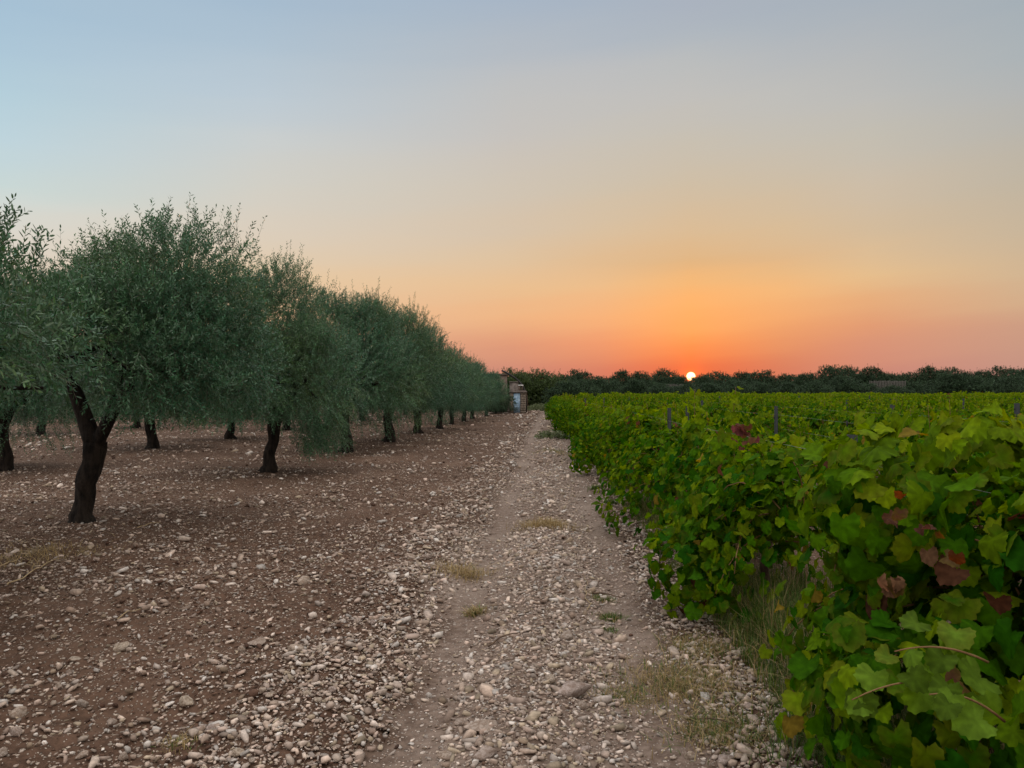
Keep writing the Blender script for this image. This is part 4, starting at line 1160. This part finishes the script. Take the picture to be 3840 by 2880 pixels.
def rows(a, lst):      # photograph row (2212 px wide view) -> elevation
    ca = math.cos(math.radians(a))
    return [(math.degrees(math.atan((845-y)*.463/F*ca)), c) for y, c in lst]
COLS = [
 (-180, [(0, (188, 172, 168)), (6, (200, 186, 180)), (15, (206, 198, 192)), (60, (194, 188, 184))]),
 (-95, [(0, (196, 172, 162)), (6, (208, 190, 182)), (15, (204, 202, 200)), (60, (194, 188, 184))]),
 (-33.7, rows(-33.7, [(845, (196, 138, 122)), (800, (208, 150, 128)), (700, (224, 182, 152)), (600, (224, 203, 180)), (500, (218, 213, 202)), (430, (208, 216, 211)), (400, (200, 215, 213)), (300, (188, 211, 220)), (200, (177, 205, 218)), (100, (169, 197, 215)), (0, (162, 191, 212))])+[(60, (190, 186, 184))]),
 (-18, rows(-18, [(845, (196, 132, 116)), (800, (212, 146, 118)), (700, (232, 186, 142)), (600, (228, 199, 162)), (500, (218, 204, 185)), (400, (209, 206, 196)), (300, (201, 206, 206)), (200, (187, 201, 211)), (100, (172, 192, 208)), (0, (163, 186, 206))])+[(60, (190, 186, 184))]),
 (0, rows(0, [(845, (196, 124, 110)), (800, (207, 136, 112)), (740, (222, 150, 113)), (680, (236, 176, 124)), (620, (231, 187, 138)), (560, (221, 191, 154)), (500, (213, 192, 166)), (400, (206, 194, 177)), (300, (198, 193, 187)), (200, (192, 192, 191)), (150, (187, 190, 193)), (80, (174, 184, 195)), (0, (165, 180, 197))])+[(60, (190, 186, 184))]),
 (6.5, rows(6.5, [(845, (206, 114, 92)), (800, (217, 127, 98)), (740, (236, 151, 106)), (680, (243, 174, 118)), (620, (234, 186, 134)), (560, (222, 184, 140)), (500, (215, 189, 156)), (400, (205, 191, 170)), (300, (198, 192, 182)), (200, (192, 191, 189)), (140, (187, 189, 191)), (70, (174, 183, 193)), (0, (166, 179, 194))])+[(60, (190, 186, 184))]),
 (13.1, rows(13.1, [(845, (222, 92, 52)), (800, (240, 110, 60)), (770, (250, 130, 68)), (740, (254, 148, 78)), (708, (255, 166, 92)), (660, (252, 176, 104)), (610, (241, 181, 116)), (560, (223, 178, 126)), (500, (216, 185, 146)), (400, (205, 188, 163)), (300, (198, 190, 176)), (200, (192, 190, 186)), (130, (186, 188, 188)), (60, (174, 182, 190)), (0, (168, 177, 190))])+[(60, (190, 186, 184))]),
 (19.5, rows(19.5, [(845, (206, 112, 90)), (800, (216, 124, 92)), (740, (229, 146, 98)), (680, (240, 166, 106)), (630, (241, 181, 118)), (590, (231, 182, 126)), (560, (221, 180, 133)), (500, (214, 185, 147)), (400, (204, 187, 162)), (300, (196, 189, 176)), (200, (190, 189, 185)), (130, (182, 185, 187)), (60, (172, 180, 188)), (0, (167, 177, 188))])+[(60, (190, 186, 184))]),
 (25, rows(25, [(845, (194, 122, 108)), (800, (204, 132, 112)), (760, (212, 140, 112)), (700, (222, 150, 108)), (650, (228, 168, 116)), (600, (227, 186, 134)), (500, (209, 184, 151)), (400, (202, 187, 166)), (300, (194, 188, 175)), (200, (188, 187, 183)), (100, (178, 182, 185)), (0, (166, 176, 186))])+[(60, (190, 186, 184))]),
 (33.7, rows(33.7, [(845, (188, 134, 120)), (800, (195, 140, 124)), (770, (198, 145, 124)), (700, (204, 153, 124)), (650, (210, 168, 130)), (600, (209, 178, 140)), (500, (200, 179, 150)), (400, (192, 179, 158)), (300, (186, 180, 168)), (200, (178, 180, 179)), (100, (170, 178, 182)), (0, (163, 174, 182))])+[(60, (190, 186, 184))]),
 (95, [(0, (196, 164, 146)), (6, (206, 182, 162)), (15, (204, 194, 182)), (60, (194, 188, 184))]),
 (180, [(0, (188, 172, 168)), (6, (200, 186, 180)), (15, (206, 198, 192)), (60, (194, 188, 184))]),
]
cur = None; pa = None
for a, stops in COLS:
    rp = N(nt, 'ShaderNodeValToRGB'); cr = rp.color_ramp; cr.interpolation = 'LINEAR'
    stops = sorted(stops)
    while len(cr.elements) < len(stops): cr.elements.new(.5)
    for e, (deg, c) in zip(cr.elements, stops):
        e.position = min(max(deg/60, 0), 1)
        e.color = lin(*c)
    L.new(pos, rp.inputs[0])
    cur = rp.outputs[0] if cur is None else mixrgb(nt, maprange(nt, az, pa, a, 0, 1, False), cur, rp.outputs[0])
    pa = a
# physical sky on top: scattering of the low sun
sky = N(nt, 'ShaderNodeTexSky', sky_type='NISHITA', sun_disc=False, sun_elevation=SUN_EL, sun_rotation=SUN_AZ, dust_density=3.0)
nish = mixrgb(nt, 1.0, sky.outputs[0], (.004, .004, .004, 1), 'MULTIPLY')
cur = mixrgb(nt, 1.0, cur, nish, 'ADD')
# extra light from the open sky overhead and behind
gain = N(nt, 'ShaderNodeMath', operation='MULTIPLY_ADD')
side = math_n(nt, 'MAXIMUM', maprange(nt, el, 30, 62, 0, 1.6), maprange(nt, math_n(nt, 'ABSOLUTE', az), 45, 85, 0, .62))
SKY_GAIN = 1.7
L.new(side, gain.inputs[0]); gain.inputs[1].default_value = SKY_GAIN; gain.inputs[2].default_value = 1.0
mute = N(nt, 'ShaderNodeHueSaturation'); L.new(cur, mute.inputs['Color'])
dm = N(nt, 'ShaderNodeVectorMath', operation='DISTANCE'); L.new(D_, dm.inputs[0]); dm.inputs[1].default_value = sun_dir
L.new(maprange(nt, math_n(nt, 'DEGREES', dm.outputs['Value']), 3, 20, .99, .94), mute.inputs['Saturation']); cur = mute.outputs[0]
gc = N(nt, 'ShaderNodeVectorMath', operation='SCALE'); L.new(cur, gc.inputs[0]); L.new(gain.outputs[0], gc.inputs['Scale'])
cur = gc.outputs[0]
# sun disc and its glow
df = N(nt, 'ShaderNodeVectorMath', operation='DISTANCE'); L.new(D_, df.inputs[0]); df.inputs[1].default_value = sun_dir
ang = math_n(nt, 'DEGREES', df.outputs['Value'])
disc = maprange(nt, ang, .345, .245)
glow = math_n(nt, 'POWER', 2.718, math_n(nt, 'DIVIDE', ang, -.42))
def addcol(cur, fac, c):
    s = N(nt, 'ShaderNodeVectorMath', operation='SCALE'); s.inputs[0].default_value = c; L.new(fac, s.inputs['Scale'])
    v = N(nt, 'ShaderNodeVectorMath', operation='ADD'); L.new(cur, v.inputs[0]); L.new(s.outputs[0], v.inputs[1])
    return v.outputs[0]
cur = addcol(cur, glow, (.9, .12, .0))
cur = addcol(cur, disc, (4.0, 2.6, 1.15))
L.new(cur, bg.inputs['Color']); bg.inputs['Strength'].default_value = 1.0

sl = bpy.data.lights.new('sun', 'SUN'); sl.energy = .6; sl.angle = math.radians(.6); sl.color = (1, .42, .14)
so = link(bpy.data.objects.new('sun', sl)); so.location = (20, 60, 30)
so.rotation_euler = (-sun_dir).to_track_quat('-Z', 'Y').to_euler()

# ------------------------------------------------------------------ camera
cd = bpy.data.cameras.new('camera'); cd.sensor_width = 36; cd.lens = F/1024*36; cd.clip_end = 5000; cd.clip_start = .05
co = link(bpy.data.objects.new('camera', cd)); co.location = (0, 0, CAM_H)
co.rotation_euler = (math.radians(90)+math.atan(7.2/F), 0, 0)
scene.camera = co
scene.view_settings.view_transform = 'Standard'; scene.view_settings.look = 'None'
scene.view_settings.exposure = 0; scene.view_settings.gamma = 1
scene.cycles.max_bounces = 6; scene.cycles.transparent_max_bounces = 4
scene.cycles.use_adaptive_sampling = True
